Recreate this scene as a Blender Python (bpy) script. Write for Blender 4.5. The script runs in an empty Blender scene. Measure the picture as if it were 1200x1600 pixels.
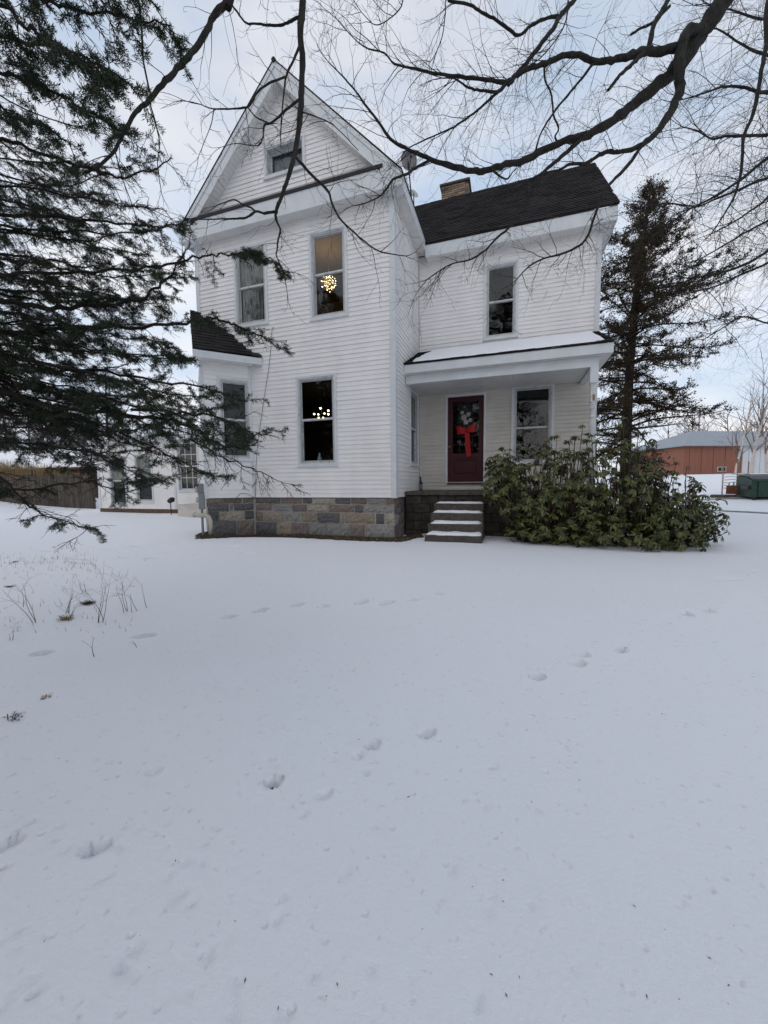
import bpy, math, random
import numpy as np
from mathutils import Vector, Matrix, noise as mnoise

random.seed(7)
R = random.Random(11)
PI = math.pi
scene = bpy.context.scene
col = scene.collection

# ------------------------------------------------------------------ camera
CAM = Vector((2.389, -8.113, 0.307))
YAW, PIT, ROL, FPX = 0.317605, -0.074202, -0.009138, 589.3
_fw = Vector((-math.sin(YAW) * math.cos(PIT), math.cos(YAW) * math.cos(PIT), math.sin(PIT)))
_rt = Vector((math.cos(YAW), math.sin(YAW), 0))
_up = _rt.cross(_fw)
_r2 = _rt * math.cos(ROL) + _up * math.sin(ROL)
_u2 = -_rt * math.sin(ROL) + _up * math.cos(ROL)
cam_data = bpy.data.cameras.new("camera")
cam = bpy.data.objects.new("camera", cam_data)
col.objects.link(cam)
cam_data.sensor_fit = 'VERTICAL'
cam_data.sensor_height = 36.0
cam_data.sensor_width = 27.0
cam_data.lens = FPX / 1600.0 * 36.0
cam_data.clip_start = 0.05
cam_data.clip_end = 2000
cam.matrix_world = Matrix(((_r2.x, _u2.x, -_fw.x, CAM.x), (_r2.y, _u2.y, -_fw.y, CAM.y),
                           (_r2.z, _u2.z, -_fw.z, CAM.z), (0, 0, 0, 1)))
scene.camera = cam

# ------------------------------------------------------------------ sky, sun, exposure
SUN_EL, SUN_AZ = math.radians(24), math.radians(222)      # compass style: 0 = +Y, clockwise
world = bpy.data.worlds.new("World")
scene.world = world
world.use_nodes = True
wn, wl = world.node_tree.nodes, world.node_tree.links
wn.clear()
w_out = wn.new("ShaderNodeOutputWorld")
w_sky = wn.new("ShaderNodeTexSky")
w_sky.sky_type = 'NISHITA'
w_sky.sun_disc = False
w_sky.sun_elevation = SUN_EL
w_sky.sun_rotation = SUN_AZ
w_bs = wn.new("ShaderNodeBackground")
w_bs.inputs["Strength"].default_value = 0.07
wl.new(w_sky.outputs[0], w_bs.inputs["Color"])
w_tc = wn.new("ShaderNodeTexCoord")
w_sep = wn.new("ShaderNodeSeparateXYZ")
wl.new(w_tc.outputs["Generated"], w_sep.inputs[0])
w_ramp = wn.new("ShaderNodeValToRGB")
cr = w_ramp.color_ramp
cr.elements[0].position = 0.0
cr.elements[0].color = (0.88, 0.88, 0.91, 1)
cr.elements[1].position = 1.0
cr.elements[1].color = (0.44, 0.475, 0.545, 1)
e = cr.elements.new(0.35)
e.color = (0.84, 0.88, 0.955, 1)
e = cr.elements.new(0.75)
e.color = (0.64, 0.69, 0.78, 1)
wl.new(w_sep.outputs["Z"], w_ramp.inputs[0])
w_map = wn.new("ShaderNodeMapping")
w_map.inputs["Scale"].default_value = (1.2, 1.2, 3.0)
wl.new(w_tc.outputs["Generated"], w_map.inputs[0])
w_noise = wn.new("ShaderNodeTexNoise")
w_noise.inputs["Scale"].default_value = 2.3
w_noise.inputs["Detail"].default_value = 5
wl.new(w_map.outputs[0], w_noise.inputs["Vector"])
w_mr = wn.new("ShaderNodeMapRange")
w_mr.inputs["From Min"].default_value = 0.3
w_mr.inputs["From Max"].default_value = 0.7
w_mr.inputs["To Min"].default_value = 0.84
w_mr.inputs["To Max"].default_value = 1.12
wl.new(w_noise.outputs["Fac"], w_mr.inputs["Value"])
w_bc = wn.new("ShaderNodeBackground")
w_tint = wn.new("ShaderNodeValToRGB")                    # thinner cloud lets some blue through
w_tint.color_ramp.elements[0].position = 0.36
w_tint.color_ramp.elements[0].color = (0.80, 0.925, 1.06, 1)
w_tint.color_ramp.elements[1].position = 0.60
w_tint.color_ramp.elements[1].color = (1.03, 1.0, 0.97, 1)
w_mul = wn.new("ShaderNodeMix")
w_mul.data_type = 'RGBA'
w_mul.blend_type = 'MULTIPLY'
w_mul.inputs[0].default_value = 1
wl.new(w_ramp.outputs[0], w_mul.inputs[6])
wl.new(w_tint.outputs[0], w_mul.inputs[7])
wl.new(w_mul.outputs[2], w_bc.inputs["Color"])
wl.new(w_mr.outputs[0], w_bc.inputs["Strength"])
wl.new(w_noise.outputs["Fac"], w_tint.inputs[0])
w_mix = wn.new("ShaderNodeMixShader")
w_mix.inputs[0].default_value = 0.88
wl.new(w_bs.outputs[0], w_mix.inputs[1])
wl.new(w_bc.outputs[0], w_mix.inputs[2])
wl.new(w_mix.outputs[0], w_out.inputs[0])

sun_data = bpy.data.lights.new("sun", 'SUN')
sun_data.energy = 0.9
sun_data.angle = math.radians(110)
sun_data.color = (1.0, 0.90, 0.80)
sun = bpy.data.objects.new("sun", sun_data)
col.objects.link(sun)
_sd = Vector((math.sin(SUN_AZ) * math.cos(SUN_EL), math.cos(SUN_AZ) * math.cos(SUN_EL), math.sin(SUN_EL)))
sun.rotation_euler = (-_sd).to_track_quat('-Z', 'Y').to_euler()

scene.view_settings.view_transform = 'Standard'
scene.view_settings.look = 'None'
scene.view_settings.exposure = 0.17
scene.view_settings.gamma = 1.0
scene.view_settings.use_curve_mapping = False


# ------------------------------------------------------------------ helpers
def ray(x, y):
    return _fw + _r2 * ((x - 600) / FPX) - _u2 * ((y - 800) / FPX)


def at(x, y, d):
    """A point of the place, d metres away along the optical axis, seen at x, y of the photograph."""
    return CAM + ray(x, y) * d


def on(x, y, n, c):
    n = Vector(n)
    d = ray(x, y)
    return CAM + d * ((c - n.dot(CAM)) / n.dot(d))


def smooth(t):
    t = max(0.0, min(1.0, t))
    return t * t * (3 - 2 * t)


def tag(o, label=None, cat=None, group=None, kind=None):
    if label: o["label"] = label
    if cat: o["category"] = cat
    if group: o["group"] = group
    if kind: o["kind"] = kind
    return o


def empty(name, loc=(0, 0, 0), label=None, cat=None, group=None):
    o = bpy.data.objects.new(name, None)
    o.empty_display_size = 0.2
    o.location = loc
    col.objects.link(o)
    return tag(o, label, cat, group)


def adopt(child, parent):
    """Parent without moving: meshes are modelled in world coordinates."""
    if parent is not None:
        off = Vector((0, 0, 0))
        p = parent
        while p is not None:
            off += Vector(p.location)
            p = p.parent
        child.parent = parent
        child.location = Vector(child.location) - off
    return child


class MB:
    def __init__(self):
        self.v, self.f, self.m = [], [], []
        self.mi = 0

    def face(self, *pts):
        b = len(self.v)
        self.v.extend(tuple(p) for p in pts)
        self.f.append(tuple(range(b, b + len(pts))))
        self.m.append(self.mi)

    def hull8(self, p):
        """p: 8 points, bottom ring 0-3 then top ring 4-7."""
        b = len(self.v)
        self.v.extend(tuple(q) for q in p)
        for q in ((3, 2, 1, 0), (4, 5, 6, 7), (0, 1, 5, 4), (1, 2, 6, 5), (2, 3, 7, 6), (3, 0, 4, 7)):
            self.f.append(tuple(b + i for i in q))
            self.m.append(self.mi)

    def box(self, x0, x1, y0, y1, z0, z1, T=None):
        p = [(x0, y0, z0), (x1, y0, z0), (x1, y1, z0), (x0, y1, z0), (x0, y0, z1), (x1, y0, z1), (x1, y1, z1), (x0, y1, z1)]
        if T: p = [T(*q) for q in p]
        self.hull8(p)

    def cbox(self, x0, x1, y0, y1, z0, z1, c=0.01, T=None, jit=0.0, rng=R):
        """Chamfered, optionally uneven block."""
        b = len(self.v)
        sx, sy, sz = (x0, x1), (y0, y1), (z0, z1)
        idx = {}
        for i in (0, 1):
            for j in (0, 1):
                for k in (0, 1):
                    di, dj, dk = (c if i == 0 else -c), (c if j == 0 else -c), (c if k == 0 else -c)
                    jx, jy, jz = (rng.uniform(-jit, jit) for _ in range(3))
                    X, Y, Z = sx[i] + jx, sy[j] + jy, sz[k] + jz
                    for a, p in enumerate(((X, Y + dj, Z + dk), (X + di, Y, Z + dk), (X + di, Y + dj, Z))):
                        idx[(i, j, k, a)] = len(self.v)
                        self.v.append(tuple(T(*p)) if T else p)
        F = []
        for i in (0, 1):
            F.append([idx[(i, j, k, 0)] for j, k in ((0, 0), (1, 0), (1, 1), (0, 1))])
            F.append([idx[(j, i, k, 1)] for j, k in ((0, 0), (1, 0), (1, 1), (0, 1))])
            F.append([idx[(j, k, i, 2)] for j, k in ((0, 0), (1, 0), (1, 1), (0, 1))])
            for k in (0, 1):
                F.append([idx[(i, k, 0, 0)], idx[(i, k, 1, 0)], idx[(i, k, 1, 1)], idx[(i, k, 0, 1)]])
                F.append([idx[(i, 0, k, 0)], idx[(i, 1, k, 0)], idx[(i, 1, k, 2)], idx[(i, 0, k, 2)]])
                F.append([idx[(0, i, k, 1)], idx[(1, i, k, 1)], idx[(1, i, k, 2)], idx[(0, i, k, 2)]])
                for j in (0, 1):
                    F.append([idx[(i, j, k, 0)], idx[(i, j, k, 1)], idx[(i, j, k, 2)]])
        c0 = Vector((0, 0, 0))
        n = len(self.v) - b
        for q in self.v[b:]: c0 += Vector(q)
        c0 /= n
        for q in F:
            a, bb, cc = (Vector(self.v[i]) for i in q[:3])
            nn = (bb - a).cross(cc - a)
            if nn.dot(a - c0) < 0: q = q[::-1]
            self.f.append(tuple(q))
            self.m.append(self.mi)

    def tube(self, pts, rad, n=6, cap=True):
        pts = [Vector(p) for p in pts]
        if not hasattr(rad, '__len__'): rad = [rad] * len(pts)
        b = len(self.v)
        N = len(pts)
        u = None
        for i, p in enumerate(pts):
            t = (pts[min(i + 1, N - 1)] - pts[max(i - 1, 0)])
            if t.length < 1e-9: t = Vector((0, 0, 1))
            t.normalize()
            if u is None:
                u = t.orthogonal().normalized()
            else:
                u = (u - t * u.dot(t))
                if u.length < 1e-6: u = t.orthogonal()
                u.normalize()
            w = t.cross(u)
            r = rad[i]
            for k in range(n):
                a = 2 * PI * k / n
                self.v.append(tuple(p + u * (r * math.cos(a)) + w * (r * math.sin(a))))
        for i in range(N - 1):
            for k in range(n):
                k2 = (k + 1) % n
                self.f.append((b + i * n + k, b + i * n + k2, b + (i + 1) * n + k2, b + (i + 1) * n + k))
                self.m.append(self.mi)
        if cap:
            self.f.append(tuple(b + k for k in range(n))[::-1])
            self.f.append(tuple(b + (N - 1) * n + k for k in range(n)))
            self.m += [self.mi, self.mi]

    def lathe(self, prof, cx, cy, n=14):
        b = len(self.v)
        for r, z in prof:
            for k in range(n):
                a = 2 * PI * k / n
                self.v.append((cx + r * math.cos(a), cy + r * math.sin(a), z))
        for i in range(len(prof) - 1):
            for k in range(n):
                k2 = (k + 1) % n
                self.f.append((b + i * n + k, b + i * n + k2, b + (i + 1) * n + k2, b + (i + 1) * n + k))
                self.m.append(self.mi)
        self.f.append(tuple(b + k for k in range(n))[::-1])
        self.f.append(tuple(b + (len(prof) - 1) * n + k for k in range(n)))
        self.m += [self.mi, self.mi]

    def ball(self, c, r, n=8, m=5, sz=1.0):
        prof = []
        for i in range(m + 1):
            a = -PI / 2 + PI * i / m
            prof.append((max(1e-4, r * math.cos(a)), c[2] + r * sz * math.sin(a)))
        self.lathe(prof, c[0], c[1], n)

    def prism(self, poly, off):
        """poly: planar list of points, off: extrusion vector."""
        off = Vector(off)
        a = [Vector(p) for p in poly]
        c = [p + off for p in a]
        nn = (a[1] - a[0]).cross(a[2] - a[0])
        if nn.dot(off) > 0: a, c = a[::-1], c[::-1]
        self.face(*a)
        self.face(*c[::-1])
        for i in range(len(a)):
            j = (i + 1) % len(a)
            self.face(a[j], a[i], c[i], c[j])

    def build(self, name, mat, parent=None, smooth_=False, kind=None, loc=(0, 0, 0)):
        me = bpy.data.meshes.new(name)
        if any(loc):
            L = Vector(loc)
            me.from_pydata([tuple(Vector(q) - L) for q in self.v], [], self.f)
        else:
            me.from_pydata(self.v, [], self.f)
        mats = mat if isinstance(mat, (list, tuple)) else [mat]
        for q in mats: me.materials.append(q)
        if len(mats) > 1: me.polygons.foreach_set("material_index", self.m)
        if smooth_: me.polygons.foreach_set("use_smooth", [True] * len(self.f))
        me.update()
        o = bpy.data.objects.new(name, me)
        o.location = loc
        col.objects.link(o)
        adopt(o, parent)
        if kind: o["kind"] = kind
        return o


def np_mesh(name, verts, faces, mat, parent=None, smooth_=False):
    """verts (n,3), faces (m,k) all of one size."""
    me = bpy.data.meshes.new(name)
    n, (m, k) = len(verts), faces.shape
    me.vertices.add(n)
    me.vertices.foreach_set("co", np.asarray(verts, np.float32).ravel())
    me.loops.add(m * k)
    me.loops.foreach_set("vertex_index", np.asarray(faces, np.int32).ravel())
    me.polygons.add(m)
    me.polygons.foreach_set("loop_start", np.arange(0, m * k, k, dtype=np.int32))
    if smooth_: me.polygons.foreach_set("use_smooth", np.ones(m, bool))
    me.update(calc_edges=True)
    me.validate()
    me.materials.append(mat)
    o = bpy.data.objects.new(name, me)
    col.objects.link(o)
    adopt(o, parent)
    return o


def frame(O, U, N):
    O, U, N = Vector(O), Vector(U).normalized(), Vector(N).normalized()
    return lambda u, n, z: O + U * u + N * n + Vector((0, 0, z))


# ------------------------------------------------------------------ materials
def mat(name, color, rough=0.6, var=0.0, scale=6.0, dark=None, bump=0.0, bscale=40.0, island=0.0, objvar=0.0, metal=0.0,
        stretch=(1, 1, 1), detail=4, spec=0.3, contrast=(0.35, 0.65), bdist=0.01):
    m = bpy.data.materials.new(name)
    m.use_nodes = True
    n, l = m.node_tree.nodes, m.node_tree.links
    b = n["Principled BSDF"]
    b.inputs["Roughness"].default_value = rough
    b.inputs["Metallic"].default_value = metal
    b.inputs["Specular IOR Level"].default_value = spec
    b.inputs["Base Color"].default_value = (*color, 1)
    tc = n.new("ShaderNodeTexCoord")
    mp = n.new("ShaderNodeMapping")
    mp.inputs["Scale"].default_value = stretch
    l.new(tc.outputs["Object"], mp.inputs[0])
    out = None
    if var > 0 or dark is not None:
        t = n.new("ShaderNodeTexNoise")
        t.inputs["Scale"].default_value = scale
        t.inputs["Detail"].default_value = detail
        t.inputs["Roughness"].default_value = 0.6
        l.new(mp.outputs[0], t.inputs["Vector"])
        r = n.new("ShaderNodeValToRGB")
        dk = dark if dark is not None else tuple(c * (1 - var) for c in color)
        r.color_ramp.elements[0].color = (*dk, 1)
        r.color_ramp.elements[0].position = contrast[0]
        r.color_ramp.elements[1].color = (*color, 1)
        r.color_ramp.elements[1].position = contrast[1]
        l.new(t.outputs["Fac"], r.inputs[0])
        out = r.outputs[0]
    for amt, kind in ((island, "i"), (objvar, "o")):
        if amt <= 0: continue
        g = n.new("ShaderNodeNewGeometry" if kind == "i" else "ShaderNodeObjectInfo")
        mr = n.new("ShaderNodeMapRange")
        mr.inputs["To Min"].default_value = 1 - amt
        mr.inputs["To Max"].default_value = 1 + amt
        l.new(g.outputs["Random Per Island" if kind == "i" else "Random"], mr.inputs["Value"])
        mx = n.new("ShaderNodeMix")
        mx.data_type = 'RGBA'
        mx.blend_type = 'MULTIPLY'
        mx.inputs[0].default_value = 1
        if out is not None: l.new(out, mx.inputs[6])
        else: mx.inputs[6].default_value = (*color, 1)
        l.new(mr.outputs[0], mx.inputs[7])
        out = mx.outputs[2]
    if out is not None: l.new(out, b.inputs["Base Color"])
    if bump > 0:
        t2 = n.new("ShaderNodeTexNoise")
        t2.inputs["Scale"].default_value = bscale
        t2.inputs["Detail"].default_value = 5
        l.new(mp.outputs[0], t2.inputs["Vector"])
        bp = n.new("ShaderNodeBump")
        bp.inputs["Strength"].default_value = bump
        bp.inputs["Distance"].default_value = bdist
        l.new(t2.outputs["Fac"], bp.inputs["Height"])
        l.new(bp.outputs[0], b.inputs["Normal"])
    return m


def two_tone(name, c1, c2, rough, island_scale=None):
    """Colour picked per loose piece between two colours."""
    m = bpy.data.materials.new(name)
    m.use_nodes = True
    n, l = m.node_tree.nodes, m.node_tree.links
    b = n["Principled BSDF"]
    b.inputs["Roughness"].default_value = rough
    b.inputs["Specular IOR Level"].default_value = 0.3
    g = n.new("ShaderNodeNewGeometry")
    oi = n.new("ShaderNodeObjectInfo")
    ad = n.new("ShaderNodeMath")
    ad.operation = 'ADD'
    l.new(g.outputs["Random Per Island"], ad.inputs[0])
    l.new(oi.outputs["Random"], ad.inputs[1])
    fr = n.new("ShaderNodeMath")
    fr.operation = 'FRACT'
    l.new(ad.outputs[0], fr.inputs[0])
    r = n.new("ShaderNodeValToRGB")
    r.color_ramp.elements[0].color = (*c1, 1)
    r.color_ramp.elements[1].color = (*c2, 1)
    l.new(fr.outputs[0], r.inputs[0])
    l.new(r.outputs[0], b.inputs["Base Color"])
    return m


def glass_mat(name, tint=(0.82, 0.86, 0.88), ior=1.5, rough=0.015):
    m = bpy.data.materials.new(name)
    m.use_nodes = True
    n, l = m.node_tree.nodes, m.node_tree.links
    n.clear()
    o = n.new("ShaderNodeOutputMaterial")
    mx = n.new("ShaderNodeMixShader")
    tr = n.new("ShaderNodeBsdfTransparent")
    tr.inputs[0].default_value = (*tint, 1)
    gl = n.new("ShaderNodeBsdfGlossy")
    gl.inputs["Roughness"].default_value = rough
    lw = n.new("ShaderNodeLayerWeight")
    pw = n.new("ShaderNodeMath")
    pw.operation = 'POWER'
    pw.inputs[1].default_value = 4.5
    l.new(lw.outputs["Facing"], pw.inputs[0])
    fr = n.new("ShaderNodeMapRange")
    fr.inputs["To Min"].default_value = 0.032
    fr.inputs["To Max"].default_value = 1.0
    l.new(pw.outputs[0], fr.inputs["Value"])
    tn = n.new("ShaderNodeTexNoise")
    tn.inputs["Scale"].default_value = 2.5
    tc = n.new("ShaderNodeTexCoord")
    l.new(tc.outputs["Object"], tn.inputs["Vector"])
    bp = n.new("ShaderNodeBump")
    bp.inputs["Strength"].default_value = 0.06
    bp.inputs["Distance"].default_value = 0.05
    l.new(tn.outputs["Fac"], bp.inputs["Height"])
    l.new(bp.outputs[0], gl.inputs["Normal"])
    l.new(fr.outputs[0], mx.inputs[0])
    l.new(tr.outputs[0], mx.inputs[1])
    l.new(gl.outputs[0], mx.inputs[2])
    l.new(mx.outputs[0], o.inputs[0])
    return m


def emit_mat(name, color, strength):
    m = bpy.data.materials.new(name)
    m.use_nodes = True
    b = m.node_tree.nodes["Principled BSDF"]
    b.inputs["Base Color"].default_value = (*color, 1)
    b.inputs["Emission Color"].default_value = (*color, 1)
    b.inputs["Emission Strength"].default_value = strength
    return m


def siding_mat(name, color, grime, dirt_z=None):
    m = mat(name, color, 0.5, dark=grime, scale=1.3, stretch=(1, 1, 3.5), detail=6, contrast=(0.2, 0.6), spec=0.35)
    n, l = m.node_tree.nodes, m.node_tree.links
    b = n["Principled BSDF"]
    src = b.inputs["Base Color"].links[0].from_socket
    t = n.new("ShaderNodeTexNoise")
    t.inputs["Scale"].default_value = 1.6
    t.inputs["Detail"].default_value = 6
    mp = n.new("ShaderNodeMapping")
    mp.inputs["Scale"].default_value = (1, 1, 0.3)
    tc = n.new("ShaderNodeTexCoord")
    l.new(tc.outputs["Object"], mp.inputs[0])
    l.new(mp.outputs[0], t.inputs["Vector"])
    mr = n.new("ShaderNodeMapRange")
    mr.inputs["From Min"].default_value = 0.35
    mr.inputs["From Max"].default_value = 0.65
    mr.inputs["To Min"].default_value = 0.93
    mr.inputs["To Max"].default_value = 1.03
    l.new(t.outputs["Fac"], mr.inputs["Value"])
    mx = n.new("ShaderNodeMix")
    mx.data_type = 'RGBA'
    mx.blend_type = 'MULTIPLY'
    mx.inputs[0].default_value = 1
    l.new(src, mx.inputs[6])
    l.new(mr.outputs[0], mx.inputs[7])
    l.new(mx.outputs[2], b.inputs["Base Color"])
    return m


M = {}
M['siding'] = siding_mat('vinyl_siding', (0.83, 0.81, 0.795), (0.775, 0.75, 0.735))
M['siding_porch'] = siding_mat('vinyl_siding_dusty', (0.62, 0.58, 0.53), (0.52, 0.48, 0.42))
M['trim'] = mat('white_trim', (0.66, 0.68, 0.695), 0.4, var=0.1, scale=3, spec=0.4)
M['trim_old'] = mat('weathered_trim', (0.56, 0.57, 0.57), 0.5, dark=(0.34, 0.335, 0.325), scale=9, contrast=(0.3, 0.5))
M['soffit'] = mat('soffit_white', (0.72, 0.71, 0.69), 0.5, var=0.12, scale=5)
M['storm'] = mat('storm_frame_aluminium', (0.44, 0.44, 0.43), 0.4, var=0.15, scale=8, metal=0.2)
M['glass'] = glass_mat('window_glass')
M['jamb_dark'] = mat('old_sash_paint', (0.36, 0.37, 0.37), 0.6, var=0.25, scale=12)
M['shingle'] = mat('roof_shingle', (0.027, 0.023, 0.023), 0.85, var=0.35, scale=60, island=0.45, bump=0.4, bscale=160, spec=0.2)
M['flashing'] = mat('black_flashing', (0.025, 0.024, 0.025), 0.7, var=0.2)
M['mortar'] = mat('mortar', (0.40, 0.37, 0.32), 0.9, var=0.35, scale=25, bump=0.4, bscale=90)
for nm, c in dict(slate=(0.135, 0.132, 0.132), brown=(0.215, 0.17, 0.145), buff=(0.40, 0.35, 0.285), grey=(0.29, 0.28, 0.265),
                  tan=(0.34, 0.28, 0.215), purple=(0.215, 0.17, 0.165)).items():
    M[nm] = mat('stone_' + nm, c, 0.85, dark=tuple(q * 0.55 for q in c), scale=26, objvar=0.16, bump=0.8, bscale=60, bdist=0.02, contrast=(0.3, 0.6))
M['concrete'] = mat('old_concrete', (0.105, 0.090, 0.076), 0.9, dark=(0.05, 0.042, 0.036), scale=14, bump=0.6, bscale=70, contrast=(0.3, 0.7))
M['porch_block'] = mat('stained_concrete_block', (0.075, 0.062, 0.052), 0.9, dark=(0.03, 0.025, 0.022), scale=5, bump=0.5, bscale=50, objvar=0.2)
M['porch_floor'] = mat('porch_floor_boards', (0.10, 0.082, 0.07), 0.8, dark=(0.05, 0.042, 0.036), scale=10)
M['base_mortar'] = mat('stained_mortar', (0.055, 0.046, 0.04), 0.95, var=0.3)
M['door'] = mat('dark_red_door_paint', (0.055, 0.006, 0.011), 0.45, var=0.25, scale=5)
M['door_dark'] = mat('door_panel_groove', (0.06, 0.008, 0.012), 0.5)
M['brick'] = two_tone('chimney_brick', (0.07, 0.055, 0.045), (0.36, 0.275, 0.195), 0.9)
M['brick_mortar'] = mat('chimney_mortar', (0.10, 0.09, 0.075), 0.95, var=0.3)
M['bark'] = mat('maple_bark', (0.036, 0.031, 0.026), 0.95, dark=(0.012, 0.0115, 0.010), scale=14, stretch=(1, 1, 0.6), bump=0.9, bscale=45, bdist=0.02)
M['twig'] = mat('maple_twig', (0.028, 0.022, 0.021), 0.8, var=0.4, scale=5)
M['spruce_bark'] = mat('spruce_bark', (0.028, 0.021, 0.018), 0.95, var=0.4, scale=30, bump=0.5)
M['needle'] = two_tone('spruce_needle', (0.013, 0.023, 0.013), (0.042, 0.058, 0.026), 0.6)
M['cedar'] = two_tone('cedar_foliage', (0.028, 0.026, 0.014), (0.12, 0.082, 0.046), 0.8)
M['cedar_bark'] = mat('cedar_bark', (0.034, 0.023, 0.018), 0.95, var=0.4, scale=8, stretch=(3, 3, 0.6), bump=0.6)
M['leaf'] = two_tone('rhododendron_leaf', (0.015, 0.028, 0.008), (0.125, 0.128, 0.036), 0.33)
M['stem'] = mat('shrub_stem', (0.10, 0.075, 0.055), 0.85, var=0.3)
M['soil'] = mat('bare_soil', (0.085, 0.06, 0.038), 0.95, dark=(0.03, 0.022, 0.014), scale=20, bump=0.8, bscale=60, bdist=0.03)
M['weed'] = mat('dead_weed_stem', (0.085, 0.068, 0.055), 0.9, var=0.4, scale=20)
M['deadleaf'] = mat('dead_leaf', (0.11, 0.06, 0.03), 0.9, island=0.5)
M['drygrass'] = two_tone('dry_grass', (0.22, 0.15, 0.07), (0.42, 0.31, 0.17), 0.9)
M['room_dark'] = mat('dark_room_wall', (0.035, 0.03, 0.028), 0.9)
M['room_tan'] = mat('tan_room_wall', (0.15, 0.10, 0.055), 0.9, var=0.2, scale=1.5)
M['curtain'] = mat('sheer_curtain', (0.44, 0.41, 0.37), 0.9, dark=(0.15, 0.13, 0.115), scale=9, stretch=(3, 3, 0.5), contrast=(0.35, 0.62))
M['curtain_grey'] = mat('grey_curtain', (0.34, 0.33, 0.34), 0.9, var=0.3, scale=5, stretch=(4, 4, 0.4))
M['blind'] = mat('green_roller_blind', (0.235, 0.255, 0.215), 0.8, var=0.12, scale=3)
M['black'] = mat('black_metal', (0.015, 0.015, 0.016), 0.45)
M['meter'] = mat('grey_painted_steel', (0.27, 0.28, 0.29), 0.5, var=0.2, metal=0.2)
M['pvc'] = mat('white_pvc', (0.56, 0.53, 0.45), 0.5, var=0.2)
M['pipe_dark'] = mat('pipe_bore', (0.12, 0.085, 0.06), 0.9)
M['brass'] = mat('brass', (0.35, 0.22, 0.08), 0.35, metal=0.9)
M['dish'] = mat('satellite_dish_grey', (0.26, 0.25, 0.26), 0.6, var=0.2)
M['dish_light'] = mat('pale_dish', (0.60, 0.60, 0.60), 0.6, var=0.2)
M['bulb'] = emit_mat('warm_bulb', (1.0, 0.74, 0.36), 14)
M['bulb2'] = emit_mat('warm_led_tip', (1.0, 0.72, 0.36), 12)
M['red_ribbon'] = mat('red_ribbon', (0.40, 0.006, 0.010), 0.5, var=0.3, scale=15)
M['blossom'] = mat('pale_blossom', (0.45, 0.45, 0.44), 0.7, var=0.3)
M['weathered_board'] = mat('weathered_board', (0.105, 0.088, 0.070), 0.9, dark=(0.05, 0.042, 0.034), scale=4, stretch=(4, 4, 0.4), objvar=0.3)
M['shed_wall'] = mat('brown_shed_wall', (0.11, 0.065, 0.05), 0.85, var=0.3, scale=6, stretch=(4, 4, 0.5))
M['found_brown'] = mat('brown_foundation_board', (0.14, 0.09, 0.06), 0.9, var=0.4, scale=9)
M['barn_red'] = mat('red_barn_siding', (0.26, 0.105, 0.07), 0.7, var=0.15, scale=2, stretch=(6, 6, 0.4))
M['barn_white'] = mat('white_barn_siding', (0.60, 0.62, 0.65), 0.7, var=0.15, scale=2, stretch=(6, 6, 0.4))
M['barn_roof'] = mat('grey_barn_roof', (0.30, 0.33, 0.36), 0.6, var=0.12, scale=2)
M['dumpster'] = mat('green_dumpster_paint', (0.018, 0.050, 0.036), 0.5, dark=(0.012, 0.028, 0.02), scale=7, contrast=(0.3, 0.6))
M['rust'] = mat('rusty_steel', (0.20, 0.075, 0.035), 0.9, dark=(0.09, 0.035, 0.02), scale=12)
M['lid'] = mat('black_plastic_lid', (0.05, 0.05, 0.058), 0.5)
M['tan_wood'] = mat('tan_wood_post', (0.30, 0.20, 0.12), 0.85, var=0.3)
M['white_rail'] = mat('white_painted_rail', (0.68, 0.68, 0.68), 0.7, var=0.15)
M['birch'] = mat('birch_bark', (0.50, 0.46, 0.42), 0.85, dark=(0.14, 0.11, 0.09), scale=3, stretch=(2, 2, 6), contrast=(0.34, 0.45))
M['far_twig'] = mat('far_tree_bark', (0.13, 0.115, 0.11), 0.95, var=0.3, scale=3)
M['far_twig_red'] = mat('reddish_tree_twigs', (0.19, 0.135, 0.125), 0.95, var=0.3, scale=3)
M['figurine'] = mat('pale_figurine', (0.42, 0.45, 0.45), 0.5)
M['wood_table'] = mat('dark_wood', (0.05, 0.03, 0.02), 0.5, var=0.3)
M['slush'] = mat('slushy_track', (0.42, 0.42, 0.45), 0.7, dark=(0.17, 0.16, 0.16), scale=3, contrast=(0.35, 0.6), bump=0.4, bscale=12)


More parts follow.
